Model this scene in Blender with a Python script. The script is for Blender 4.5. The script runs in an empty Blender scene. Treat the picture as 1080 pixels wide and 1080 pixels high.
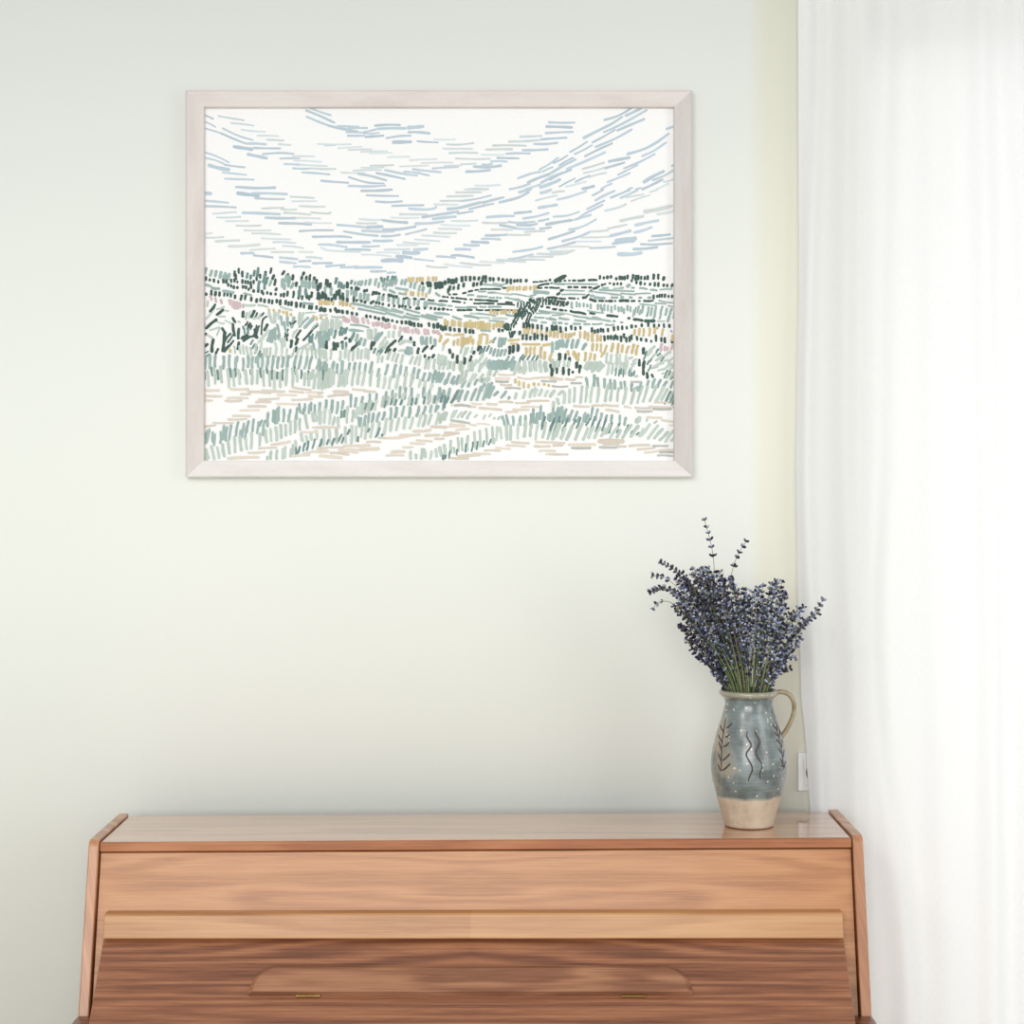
import bpy, bmesh, math, random
from mathutils import Vector
random.seed(7)
SC = bpy.context.scene
COL = SC.collection
F = 2040.0          # focal length in pixels of the 1080 frame
HOR = 494.0         # image row of the horizon
CAM_H = 1.786
WALL_D = 4.0        # camera to back wall

def P(px, py, D):
    """point at photo pixel (px, py), D metres in front of the camera"""
    return Vector(((px - 540.0) * D / F, D - WALL_D, CAM_H - (py - HOR) * D / F))

def lin(c):
    def f(v):
        v /= 255.0
        return v / 12.92 if v <= 0.04045 else ((v + 0.055) / 1.055) ** 2.4
    return (f(c[0]), f(c[1]), f(c[2]), 1.0)

# ---------------------------------------------------------------- objects
def thing(name, label, cat, loc=(0, 0, 0), group=None):
    o = bpy.data.objects.new(name, None)
    COL.objects.link(o)
    o.location = loc
    o.empty_display_size = 0.05
    o['label'] = label
    o['category'] = cat
    if group:
        o['group'] = group
    return o

def mesh_obj(name, verts, faces, mats, parent=None, base=None, smooth=False, fm=None):
    """verts in world coordinates; stored relative to `base` (the root's location)"""
    base = Vector(base) if base is not None else Vector((0, 0, 0))
    me = bpy.data.meshes.new(name)
    me.from_pydata([tuple(Vector(v) - base) for v in verts], [], faces)
    if not isinstance(mats, (list, tuple)):
        mats = [mats]
    for m in mats:
        me.materials.append(m)
    if fm:
        me.polygons.foreach_set('material_index', fm)
    if smooth:
        me.polygons.foreach_set('use_smooth', [True] * len(me.polygons))
    me.update()
    o = bpy.data.objects.new(name, me)
    COL.objects.link(o)
    if parent is not None:
        o.parent = parent
    else:
        o.location = base
    return o

def recalc(o, bevel=0.0, seg=2, angle=35, smooth=True):
    bm = bmesh.new()
    bm.from_mesh(o.data)
    bmesh.ops.remove_doubles(bm, verts=bm.verts, dist=1e-6)
    bmesh.ops.recalc_face_normals(bm, faces=bm.faces)
    if bevel > 0:
        ed = [e for e in bm.edges if len(e.link_faces) == 2 and e.calc_face_angle(0) > math.radians(angle)]
        bmesh.ops.bevel(bm, geom=ed, offset=bevel, segments=seg, profile=0.5, affect='EDGES', clamp_overlap=True)
        if smooth:
            for f in bm.faces:
                f.smooth = False
    bm.to_mesh(o.data)
    bm.free()
    return o

def box_vf(x0, x1, y0, y1, z0, z1):
    v = [(x0, y0, z0), (x1, y0, z0), (x1, y1, z0), (x0, y1, z0), (x0, y0, z1), (x1, y0, z1), (x1, y1, z1), (x0, y1, z1)]
    f = [(0, 3, 2, 1), (4, 5, 6, 7), (0, 1, 5, 4), (1, 2, 6, 5), (2, 3, 7, 6), (3, 0, 4, 7)]
    return v, f

def box(name, x0, x1, y0, y1, z0, z1, mat, parent=None, base=None, bevel=0.0, seg=2):
    v, f = box_vf(x0, x1, y0, y1, z0, z1)
    o = mesh_obj(name, v, f, mat, parent, base)
    return recalc(o, bevel, seg)

def prism_x(name, prof, x0, x1, mat, parent=None, base=None, bevel=0.0, seg=2, zfix=None):
    """profile of (y, z) points swept along x"""
    n = len(prof)
    v = [(x0, y, z) for y, z in prof] + [(x1, y, z) for y, z in prof]
    f = [tuple(range(n)), tuple(range(2 * n - 1, n - 1, -1))]
    f += [(i, (i + 1) % n, n + (i + 1) % n, n + i) for i in range(n)]
    if zfix:
        v = [(x, y, zfix(x, z)) for x, y, z in v]
    o = mesh_obj(name, v, f, mat, parent, base)
    return recalc(o, bevel, seg)

def tube_vf(pts, rads, k=6, vs=None, fs=None, cap=True):
    vs = [] if vs is None else vs
    fs = [] if fs is None else fs
    b0 = len(vs)
    n = len(pts)
    for i, p in enumerate(pts):
        a = pts[max(i - 1, 0)]
        b = pts[min(i + 1, n - 1)]
        t = (Vector(b) - Vector(a)).normalized()
        up = Vector((0, 1, 0)) if abs(t.y) < 0.9 else Vector((1, 0, 0))
        s = t.cross(up).normalized()
        u = s.cross(t)
        r = rads[i] if isinstance(rads, (list, tuple)) else rads
        rr = r if isinstance(r, tuple) else (r, r)
        for j in range(k):
            an = 2 * math.pi * j / k
            vs.append(Vector(p) + s * math.cos(an) * rr[0] + u * math.sin(an) * rr[1])
    for i in range(n - 1):
        for j in range(k):
            fs.append((b0 + i * k + j, b0 + i * k + (j + 1) % k, b0 + (i + 1) * k + (j + 1) % k, b0 + (i + 1) * k + j))
    if cap:
        fs.append(tuple(b0 + j for j in range(k - 1, -1, -1)))
        fs.append(tuple(b0 + (n - 1) * k + j for j in range(k)))
    return vs, fs

def catmull(pts, sub=6):
    out = []
    p = [Vector(q) for q in pts]
    for i in range(len(p) - 1):
        p0 = p[max(i - 1, 0)]; p1 = p[i]; p2 = p[i + 1]; p3 = p[min(i + 2, len(p) - 1)]
        for k in range(sub):
            t = k / sub
            out.append(0.5 * ((2 * p1) + (p2 - p0) * t + (2 * p0 - 5 * p1 + 4 * p2 - p3) * t * t + (3 * p1 - p0 - 3 * p2 + p3) * t ** 3))
    out.append(p[-1])
    return out

# ---------------------------------------------------------------- materials
class NT:
    def __init__(self, name):
        self.m = bpy.data.materials.new(name)
        self.m.use_nodes = True
        self.t = self.m.node_tree
        self.t.nodes.clear()
        self.out = self.n('ShaderNodeOutputMaterial')
    def n(self, kind, **kw):
        nd = self.t.nodes.new(kind)
        for k, v in kw.items():
            setattr(nd, k, v)
        return nd
    def l(self, a, b):
        self.t.links.new(a, b)
    def val(self, sock, v):
        if hasattr(v, 'is_linked') or isinstance(v, bpy.types.NodeSocket):
            self.l(v, sock)
        else:
            sock.default_value = v
    def math(self, op, a, b=None, c=None, clamp=False):
        nd = self.n('ShaderNodeMath', operation=op, use_clamp=clamp)
        self.val(nd.inputs[0], a)
        if b is not None:
            self.val(nd.inputs[1], b)
        if c is not None:
            self.val(nd.inputs[2], c)
        return nd.outputs[0]
    def noise(self, vec, scale, detail=2.0, rough=0.5, dist=0.0):
        nd = self.n('ShaderNodeTexNoise')
        self.l(vec, nd.inputs['Vector'])
        nd.inputs['Scale'].default_value = scale
        nd.inputs['Detail'].default_value = detail
        nd.inputs['Roughness'].default_value = rough
        nd.inputs['Distortion'].default_value = dist
        return nd.outputs['Fac']
    def ramp(self, fac, stops):
        nd = self.n('ShaderNodeValToRGB')
        cr = nd.color_ramp
        while len(cr.elements) < len(stops):
            cr.elements.new(0.5)
        for e, (p, c) in zip(cr.elements, stops):
            e.position = p
            e.color = c
        self.l(fac, nd.inputs[0])
        return nd.outputs[0]
    def mix(self, fac, a, b, blend='MIX'):
        nd = self.n('ShaderNodeMix', data_type='RGBA', blend_type=blend)
        self.val(nd.inputs[0], fac)
        self.val(nd.inputs[6], a)
        self.val(nd.inputs[7], b)
        return nd.outputs[2]
    def xyz(self, x, y, z):
        nd = self.n('ShaderNodeCombineXYZ')
        self.val(nd.inputs[0], x); self.val(nd.inputs[1], y); self.val(nd.inputs[2], z)
        return nd.outputs[0]
    def obj(self):
        return self.n('ShaderNodeTexCoord').outputs['Object']
    def sep(self, v):
        s = self.n('ShaderNodeSeparateXYZ')
        self.l(v, s.inputs[0])
        return s.outputs
    def bsdf(self, color, rough=0.5, spec=0.5, coat=0.0, coat_rough=0.1, bump=None, bump_s=0.1, bump_d=0.001, metallic=0.0, coat_ior=1.5):
        b = self.n('ShaderNodeBsdfPrincipled')
        self.val(b.inputs['Base Color'], color)
        self.val(b.inputs['Roughness'], rough)
        b.inputs['Specular IOR Level'].default_value = spec
        self.val(b.inputs['Coat Weight'], coat)
        b.inputs['Coat Roughness'].default_value = coat_rough
        b.inputs['Metallic'].default_value = metallic
        b.inputs['Coat IOR'].default_value = coat_ior
        if bump is not None:
            bp = self.n('ShaderNodeBump')
            bp.inputs['Strength'].default_value = bump_s
            bp.inputs['Distance'].default_value = bump_d
            self.l(bump, bp.inputs['Height'])
            self.l(bp.outputs[0], b.inputs['Normal'])
        self.l(b.outputs[0], self.out.inputs['Surface'])
        return self.m

def m_paint(name, c1, c2, rough=0.85, scale=1.2, bump_s=0.12):
    t = NT(name)
    o = t.obj()
    f = t.noise(o, scale, 2.0, 0.45)
    col = t.ramp(f, [(0.3, lin(c1)), (0.7, lin(c2))])
    return t.bsdf(col, rough, 0.25, bump=t.noise(o, 160.0, 3.0, 0.6), bump_s=bump_s, bump_d=0.0015)

def m_plain(name, c, rough=0.5, spec=0.5, metallic=0.0, var=0.06, scale=40.0):
    t = NT(name)
    f = t.noise(t.obj(), scale, 2.0)
    d = tuple(int(v * (1 - var)) for v in c)
    return t.bsdf(t.ramp(f, [(0.25, lin(d)), (0.75, lin(c))]), rough, spec, metallic=metallic)

def m_wood(name, dark, mid, light, seam=None, seed=0.0, bands=26.0, warp=9.0, wb=0.45, wm=0.35, wf=0.2,
           rough=0.35, coat=0.25, coat_rough=0.15, vertical=False, half=0.0, spec=0.5, lowscale=1.6, stretch=1.0, coat_ior=1.5):
    t = NT(name)
    s = t.sep(t.obj())
    x, y, z = s[0], s[1], s[2]
    along, across = (z, x) if vertical else (x, z)
    if seam is not None:
        mir = t.math('ABSOLUTE', t.math('SUBTRACT', along, seam))
    else:
        mir = along
    mir = t.math('ADD', mir, seed)
    yy = t.math('MULTIPLY', y, 0.8)
    ac = t.math('ADD', across, yy)
    low = t.noise(t.xyz(t.math('MULTIPLY', mir, 0.9 * stretch), t.math('MULTIPLY', ac, 7.0), seed), lowscale, 2.0, 0.45)
    jit = t.noise(t.xyz(t.math('MULTIPLY', mir, 2.0 * stretch), t.math('MULTIPLY', ac, 34.0), seed + 3.0), 1.0, 3.0, 0.55)
    ph = t.math('ADD', t.math('MULTIPLY', ac, bands * 1.6), t.math('ADD', t.math('MULTIPLY', low, warp * 9.0), t.math('MULTIPLY', jit, 3.2)))
    band = t.math('POWER', t.math('MULTIPLY_ADD', t.math('SINE', ph), 0.5, 0.5), 1.4)
    amp = t.noise(t.xyz(t.math('MULTIPLY', mir, 1.2), t.math('MULTIPLY', ac, 10.0), seed + 8.0), 1.0, 1.0)
    band = t.math('ADD', t.math('MULTIPLY', t.math('SUBTRACT', band, 0.45), t.math('MULTIPLY', amp, 1.7)), 0.45)
    med = t.noise(t.xyz(t.math('MULTIPLY', mir, 1.6 * stretch), t.math('MULTIPLY', ac, 110.0), t.math('ADD', low, seed)), 1.6, 5.0, 0.68)
    fine = t.noise(t.xyz(t.math('MULTIPLY', mir, 14.0), t.math('MULTIPLY', ac, 420.0), seed), 1.0, 2.0, 0.6)
    fac = t.math('ADD', t.math('MULTIPLY', band, wb), t.math('ADD', t.math('MULTIPLY', med, wm), t.math('MULTIPLY', fine, wf)))
    if half and seam is not None:
        side = t.math('GREATER_THAN', along, seam)
        fac = t.math('ADD', fac, t.math('MULTIPLY', side, half))
    col = t.ramp(fac, [(0.27, lin(dark)), (0.48, lin(mid)), (0.70, lin(light))])
    return t.bsdf(col, rough, spec, coat, coat_rough, bump=fine, bump_s=0.06, bump_d=0.0006, coat_ior=coat_ior)

def m_attr(name, attr, rough=0.8, spec=0.2):
    t = NT(name)
    a = t.n('ShaderNodeAttribute', attribute_name=attr)
    f = t.noise(t.obj(), 260.0, 2.0)
    col = t.mix(0.12, a.outputs['Color'], t.ramp(f, [(0.3, (0.75, 0.75, 0.75, 1)), (0.7, (1, 1, 1, 1))]), 'MULTIPLY')
    return t.bsdf(col, rough, spec)
# ================================================================ the setting
BEND_X = 0.510
WL, WR, WTOP = -2.6, 2.3, 3.30
def make_wall():
    t = NT('wall_paint')
    o = t.obj()
    f = t.noise(o, 1.2, 2.0, 0.45)
    a = t.ramp(f, [(0.3, lin((233, 236, 229))), (0.7, lin((236, 238, 232)))])
    b = t.ramp(f, [(0.3, lin((232, 231, 215))), (0.7, lin((236, 235, 221)))])
    # the window end of the wall is mixed creamier, feathered at the soft corner
    mr = t.n('ShaderNodeMapRange', interpolation_type='SMOOTHSTEP')
    mr.inputs[1].default_value = 0.478
    mr.inputs[2].default_value = 0.530
    t.l(t.sep(o)[0], mr.inputs[0])
    return t.bsdf(t.mix(mr.outputs[0], a, b), 0.85, 0.25, bump=t.noise(o, 160.0, 3.0, 0.6), bump_s=0.12, bump_d=0.0015)
M_WALL = make_wall()
M_CREAM = m_paint('cream_wall', (233, 234, 225), (236, 237, 229))
M_CEIL = m_paint('ceiling_paint', (243, 243, 240), (248, 248, 246))
M_FLOOR = m_wood('floor_oak', (188, 182, 170), (204, 199, 189), (216, 212, 204), seed=3.0, bands=7, rough=0.45, coat=0.1)
M_WHITE = m_plain('white_gloss_paint', (244, 244, 242), 0.4)
M_GLASS = None
def make_glass():
    t = NT('window_glass')
    a = t.n('ShaderNodeBsdfTransparent'); b = t.n('ShaderNodeBsdfGlossy')
    b.inputs['Roughness'].default_value = 0.02
    mx = t.n('ShaderNodeMixShader'); mx.inputs[0].default_value = 0.06
    t.l(a.outputs[0], mx.inputs[1]); t.l(b.outputs[0], mx.inputs[2]); t.l(mx.outputs[0], t.out.inputs['Surface'])
    return t.m
M_GLASS = make_glass()

def structure(o):
    o['kind'] = 'structure'
    return o

# back wall: flat to the bend, then a shallow splay towards the window, thick behind
WIN = (0.745, 1.95, 0.12, 2.62)      # window opening x0 x1 z0 z1
def wall_y(x):
    """front surface of the back wall"""
    u = max(0.0, min(1.0, (x - BEND_X + 0.02) / 0.12))
    return -0.032 * u * u * (3 - 2 * u)
def wall_piece(name, xs, z0, z1, mat):
    n = len(xs)
    v = []
    for z in (z0, z1):
        v += [(x, wall_y(x), z) for x in xs] + [(x, 0.30, z) for x in xs]
    q = 2 * n
    f = []
    for i in range(n - 1):
        f.append((i, i + 1, q + i + 1, q + i))
        f.append((n + i + 1, n + i, q + n + i, q + n + i + 1))
        f.append((q + i, q + i + 1, q + n + i + 1, q + n + i))
        f.append((i + 1, i, n + i, n + i + 1))
    f.append((0, q, q + n, n))
    f.append((n - 1, 2 * n - 1, q + 2 * n - 1, q + n - 1))
    o = mesh_obj(name, v, f, mat)
    bm = bmesh.new(); bm.from_mesh(o.data)
    bmesh.ops.recalc_face_normals(bm, faces=bm.faces)
    for fc in bm.faces:
        fc.smooth = abs(fc.normal.y) > 0.7
    bm.to_mesh(o.data); bm.free()
    return structure(o)
xs_bend = [BEND_X - 0.02 + 0.14 * i / 24 for i in range(25)]
wall_piece('wall_back', [WL, -2.0, -1.5, -1.0, -0.5, 0.0, 0.2, 0.3, 0.4] + xs_bend + [0.66, 0.70, WIN[0]], 0, WTOP, M_WALL)
wall_piece('wall_right', [WIN[0], WIN[1]], WIN[3], WTOP, M_CREAM)
wall_piece('wall_right', [WIN[0], WIN[1]], 0, WIN[2], M_CREAM)
wall_piece('wall_right', [WIN[1], WR], 0, WTOP, M_CREAM)
structure(box('floor', WL, WR, -6.0, 0.30, -0.06, 0.0, M_FLOOR))
structure(box('baseboard_back', WL, 0.44, -0.014, 0.0, 0.0, 0.08, M_WHITE, bevel=0.003))

# glazed door behind the curtain
wf = thing('window_1', 'white framed glazed door behind the sheer white curtain', 'window', (WIN[0], 0.2, WIN[2]))
wf['kind'] = 'structure'
def win_frame():
    vs, fs = [], []
    def add(x0, x1, z0, z1):
        v, f = box_vf(x0, x1, 0.19, 0.26, z0, z1)
        b = len(vs); vs.extend(v); fs.extend([tuple(i + b for i in q) for q in f])
    x0, x1, z0, z1 = WIN
    w = 0.06
    add(x0, x0 + w, z0, z1); add(x1 - w, x1, z0, z1)
    add(x0 + w, x1 - w, z0, z0 + w); add(x0 + w, x1 - w, z1 - w, z1)
    return vs, fs
v, f = win_frame()
mesh_obj('window_frame', v, f, M_WHITE, wf, wf.location)
box('pane', WIN[0] + 0.06, WIN[1] - 0.06, 0.222, 0.226, WIN[2] + 0.06, WIN[3] - 0.06, M_GLASS, wf, wf.location)

# ================================================================ curtain
def make_curtain():
    t = NT('sheer_curtain_cloth')
    o = t.obj()
    s = t.sep(o)
    weave = t.noise(t.xyz(t.math('MULTIPLY', s[0], 900.0), 0.0, t.math('MULTIPLY', s[2], 60.0)), 1.0, 2.0)
    col = t.ramp(weave, [(0.3, lin((246, 247, 248))), (0.7, lin((252, 252, 252)))])
    d = t.n('ShaderNodeBsdfDiffuse'); tr = t.n('ShaderNodeBsdfTranslucent')
    t.l(col, d.inputs[0]); t.l(col, tr.inputs[0])
    mx = t.n('ShaderNodeMixShader'); mx.inputs[0].default_value = 0.37
    t.l(d.outputs[0], mx.inputs[1]); t.l(tr.outputs[0], mx.inputs[2])
    t.l(mx.outputs[0], t.out.inputs['Surface'])
    return t.m
M_CURT = make_curtain()
M_RAIL = m_plain('white_metal_rail', (236, 236, 234), 0.35)

def interp(t, tab):
    if t <= tab[0][0]: return tab[0][1]
    for (a, va), (b, vb) in zip(tab, tab[1:]):
        if t <= b:
            u = (t - a) / (b - a)
            u = u * u * (3 - 2 * u)
            return va + (vb - va) * u
    return tab[-1][1]
CURT_D = 3.945
def curtain_edge(z):
    py = HOR + (CAM_H - z) * F / CURT_D
    px = interp(py, [(-10, 842), (300, 843), (420, 841), (500, 840), (600, 841.5), (720, 845), (800, 851), (860, 855), (1080, 858), (1600, 856)])
    return (px - 540) * CURT_D / F
def fold_y(x, z, e):
    """depth of the cloth: irregular soft pleats, tighter towards the heading"""
    py = HOR + (CAM_H - z) * F / CURT_D
    px = 540 + x * F / CURT_D
    y = -0.056
    top = max(0.0, min(1.0, (300 - py) / 300))
    def ridge(c, w, a):
        d = (px - c) / w
        return -a * math.exp(-d * d)
    # positions drift slowly with height, like cloth hanging free
    def dr(tab): return interp(py, tab)
    y += ridge(dr([(0, 862), (500, 850), (860, 866), (1500, 868)]), 8, 0.013)
    y += ridge(dr([(0, 893), (450, 890), (900, 903)]), 12, 0.019)
    y += ridge(dr([(0, 930), (450, 925), (650, 915), (1080, 955)]), 15, 0.022 + 0.006 * top)
    y += ridge(dr([(0, 985), (500, 985), (1080, 1000)]), 24, 0.018)
    y += ridge(dr([(0, 1030), (300, 1034), (700, 1040), (1080, 1042)]), 13, 0.022)
    y += ridge(dr([(0, 1066), (300, 1075), (1080, 1080)]), 14, 0.020)
    y += ridge(1125, 22, 0.026) + ridge(1180, 20, 0.024) + ridge(1240, 24, 0.026) + ridge(1300, 24, 0.026) + ridge(1365, 24, 0.024)
    y += 0.0012 * math.sin(px * 0.19 - 0.002 * py + 1.0)
    if px > 925:
        y -= 0.02 * min(1.0, (px - 925) / 120.0)
    u = (x - e)
    if u < 0.012:                      # turned hem along the free edge
        y += 0.004 * (1 - u / 0.012)
    return y
def curtain_mesh():
    Z0, Z1 = 0.03, 2.756
    nz, nx = 90, 300
    vs, fs = [], []
    for j in range(nz + 1):
        z = Z0 + (Z1 - Z0) * j / nz
        e = curtain_edge(z)
        x1 = 1.62
        for i in range(nx + 1):
            x = e + (x1 - e) * i / nx
            vs.append((x, fold_y(x, z, e), z))
    for j in range(nz):
        for i in range(nx):
            a = j * (nx + 1) + i
            fs.append((a, a + 1, a + nx + 2, a + nx + 1))
    return vs, fs
ct = thing('curtain', 'floor-length sheer white curtain hanging in soft pleats right of the piano', 'curtain', (1.0, -0.06, 0.03))
v, f = curtain_mesh()
co = mesh_obj('curtain_cloth', v, f, M_CURT, ct, ct.location, smooth=True)
# stitched side hem: a second layer of cloth along the free edge
def hem_mesh():
    vs, fs = [], []
    nz, nx = 90, 8
    for j in range(nz + 1):
        z = 0.03 + (2.756 - 0.03) * j / nz
        e = curtain_edge(z)
        for i in range(nx + 1):
            x = e + 0.026 * i / nx
            vs.append((x, fold_y(x, z, e) + 0.0022, z))
    for j in range(nz):
        for i in range(nx):
            a = j * (nx + 1) + i
            fs.append((a, a + nx + 1, a + nx + 2, a + 1))
    return vs, fs
v, f = hem_mesh()
mesh_obj('hem', v, f, M_CURT, ct, ct.location, smooth=True)
# gathered heading with a small hook at each pleat, just inside the top of the picture
pleats = [(893, 9), (975, 9), (1062, 9), (1140, 9), (1220, 9), (1300, 9)]
v, f = [], []
for px, w in pleats:
    x = (px - 540) * CURT_D / F
    v, f = [], []
    tube_vf([(x - 0.022, -0.083, 2.762), (x, -0.088, 2.758), (x + 0.022, -0.083, 2.762)], 0.004, 6, v, f)
    tube_vf([(x, -0.085, 2.760), (x, -0.085, 2.800)], 0.003, 6, v, f)
    mesh_obj('curtain_hook', v, f, M_RAIL, ct, ct.location)
pass
rail = thing('curtain_rail', 'white curtain rail fixed to the wall above the window', 'curtain rail', (1.1, -0.085, 2.80))
box('rail_track', 0.52, 1.72, -0.10, -0.07, 2.80, 2.825, M_RAIL, rail, rail.location, 0.003)
for x in (0.60, 1.64):
    box('bracket', x - 0.015, x + 0.015, -0.10, wall_y(x) + 0.002, 2.8245, 2.845, M_RAIL, rail, rail.location, 0.002)

# ================================================================ wall socket
so_d = 3.975
sc_ = P(860.5, 813, so_d)
sy = wall_y(sc_.x)
so = thing('wall_socket', 'white square wall socket half hidden by the curtain edge', 'socket', (sc_.x, sy, sc_.z))
M_PLAST = m_plain('white_socket_plastic', (238, 238, 236), 0.35)
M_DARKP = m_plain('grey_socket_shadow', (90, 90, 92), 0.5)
M_PLUG = m_plain('socket_well', (205, 206, 206), 0.4)
def rot_socket(o):
    o.rotation_euler = (0, 0, math.radians(0))
rot_socket(so)
def sbox(name, hw, y0, y1, mat, bevel):
    b, fc = box_vf(-hw, hw, y0, y1, -hw, hw)
    o = mesh_obj(name, b, fc, mat, so)
    return recalc(o, bevel, 3)
sbox('frame_plate', 0.0395, -0.010, 0.003, M_PLAST, 0.003)
sbox('cover_plate', 0.0275, -0.0125, -0.009, M_PLAST, 0.0012)
def ring(name, r0, r1, y0, y1, mat, k=40):
    vs, fs = [], []
    for r, y in ((r1, y1), (r1, y0), (r0, y0), (r0, y1)):
        for j in range(k):
            a = 2 * math.pi * j / k
            vs.append((r * math.cos(a), y, r * math.sin(a)))
    for q in range(3):
        for j in range(k):
            fs.append((q * k + j, q * k + (j + 1) % k, (q + 1) * k + (j + 1) % k, (q + 1) * k + j))
    return mesh_obj(name, vs, fs, mat, so, smooth=False)
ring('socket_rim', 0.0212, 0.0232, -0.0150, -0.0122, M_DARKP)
v, f = [], []
tube_vf([(0, -0.0121, 0), (0, -0.0130, 0)], 0.0210, 32, v, f)
for x in (-0.0095, 0.0095):
    tube_vf([(x, -0.0128, 0), (x, -0.0134, 0)], 0.0025, 12, v, f)
nf = len(f)
mesh_obj('socket_well', v, f, [M_PLUG, M_DARKP], so, fm=[0] * (nf // 1 - 2 * 14) + [1] * 28)

# ================================================================ piano
PX0, PX1 = -0.7925, 0.6570           # outer faces
TH = 0.0195
SEAM_W = (497 - 540) * 3.6 / F
pr = Vector(((PX0 + PX1) / 2, -0.25, 0.0))
SEAM = SEAM_W - pr.x
M_TOP = m_wood('piano_top_walnut', (160, 110, 78), (188, 136, 98), (202, 150, 112), None, 1.3, 20, 3, 0.25, 0.45, 0.3, rough=0.28, coat=1.0, coat_rough=0.05, coat_ior=2.3)
M_PANEL = m_wood('piano_panel_walnut', (152, 100, 62), (180, 124, 80), (197, 143, 97), SEAM, 2.1, 24, 5, 0.20, 0.45, 0.35, rough=0.30, spec=0.38, coat=0.05, coat_rough=0.22)
M_LEDGE = m_wood('piano_ledge_walnut', (156, 106, 66), (182, 131, 85), (198, 149, 101), SEAM, 5.7, 40, 3, 0.2, 0.45, 0.35, rough=0.38, coat=0.1, half=0.10)
M_LID = m_wood('piano_lid_walnut', (82, 49, 33), (136, 86, 60), (176, 120, 84), SEAM, 9.2, 40, 7, 0.17, 0.47, 0.36, rough=0.32, coat=0.2, coat_rough=0.2, lowscale=1.3, stretch=0.55)
M_DESK = m_wood('piano_desk_walnut', (110, 68, 48), (146, 98, 70), (174, 124, 92), None, 13.4, 34, 4, 0.24, 0.46, 0.30, rough=0.4, coat=0.1, lowscale=2.2)
M_CHEEK = m_wood('piano_cheek_walnut', (150, 99, 66), (178, 122, 85), (198, 143, 104), None, 4.4, 60, 2, 0.3, 0.4, 0.3, rough=0.34, coat=0.3, vertical=True)
M_ARM = m_wood('piano_arm_walnut', (88, 48, 34), (112, 64, 46), (132, 80, 58), None, 6.0, 30, 6, rough=0.3, coat=0.4)
M_BRASS = m_plain('hinge_brass', (168, 136, 84), 0.35, metallic=1.0)
M_GAP = m_plain('dark_gap', (40, 26, 20), 0.8)
piano = thing('upright_piano', 'walnut upright piano with closed sloping keyboard lid against the pale wall', 'piano', pr)

def zf(x, z):
    """the case is a touch higher on its right, as it stands in the photo"""
    k = max(0.0, min(1.0, (z - 0.90) / 0.18))
    return z + 0.0085 * k * (x + 0.07) / 1.45

def pan_y(z):                          # face of the upper front panel
    return -0.372 - (1.078 - z) / 0.288 * 0.080
def side_profile():
    p = [(-0.10, 0.0), (-0.10, 1.0945), (-0.366, 1.0945)]
    for k in range(1, 6):
        a = math.radians(90 * k / 6)
        p.append((-0.366 - 0.016 * math.sin(a), 1.0785 + 0.016 * math.cos(a)))
    p += [(-0.383, 1.077), (-0.470, 0.780), (-0.470, 0.62), (-0.40, 0.60), (-0.40, 0.0)]
    return p
for x0 in (PX0, PX1 - TH):
    prism_x('side_panel', side_profile(), x0, x0 + TH, M_CHEEK, piano, pr, 0.0022, 2, zf)
XI0, XI1 = PX0 + TH + 0.0022, PX1 - TH - 0.0022     # shadow gap beside the cheeks
def top_profile():
    return [(-0.102, 1.0715), (-0.102, 1.0892), (-0.3695, 1.0892), (-0.3695, 1.0715)]
def lipping_profile():
    z1, z0, yf = 1.0890, 1.0713, -0.3790
    p = [(-0.3694, z0), (-0.3694, z1), (yf + 0.0045, z1)]
    for k in range(1, 6):
        a = math.radians(90 * k / 6)
        p.append((yf + 0.0045 - 0.0045 * math.sin(a), z1 - 0.0045 + 0.0045 * math.cos(a)))
    p += [(yf, z0 + 0.002), (yf + 0.002, z0)]
    return p
prism_x('top_board', top_profile(), XI0, XI1, M_TOP, piano, pr, 0.0, 1, zf)
M_LIP = m_wood('piano_lipping_walnut', (140, 84, 52), (170, 108, 70), (188, 128, 88), None, 2.9, 40, 3, 0.25, 0.45, 0.3, rough=0.5, coat=0.05)
prism_x('front_lipping', lipping_profile(), XI0, XI1, M_LIP, piano, pr, 0.0, 1, zf)
# dark rebate under the top and inside the cheeks
prism_x('case_lining', [(-0.105, 0.40), (-0.105, 1.0712), (-0.352, 1.0712), (-0.432, 0.78), (-0.432, 0.40)], PX0 + TH, PX1 - TH, M_GAP, piano, pr, 0, 1, zf)
pz1, pz0 = 1.0690, 0.770
prism_x('front_panel', [(pan_y(pz1) + 0.016, pz1), (pan_y(pz1), pz1), (pan_y(pz0), pz0), (pan_y(pz0) + 0.016, pz0)], XI0, XI1, M_PANEL, piano, pr, 0.001, 1, zf)
LX0, LX1 = -0.7515, 0.6095
# ledge: shallow rail, its front leaning forward at the foot
def ledge():
    zt, zb = 0.9655, 0.9212
    yt, yb = -0.4345, -0.4470
    prof = [(pan_y(zt) - 0.0003, zt), (yt + 0.003, zt), (yt, zt - 0.003), (yb, zb + 0.002), (yb + 0.002, zb), (pan_y(zb) - 0.0003, zb)]
    return prism_x('ledge_rail', prof, LX0, LX1, M_LEDGE, piano, pr, 0.0012, 2, zf)
ledge()
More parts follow.
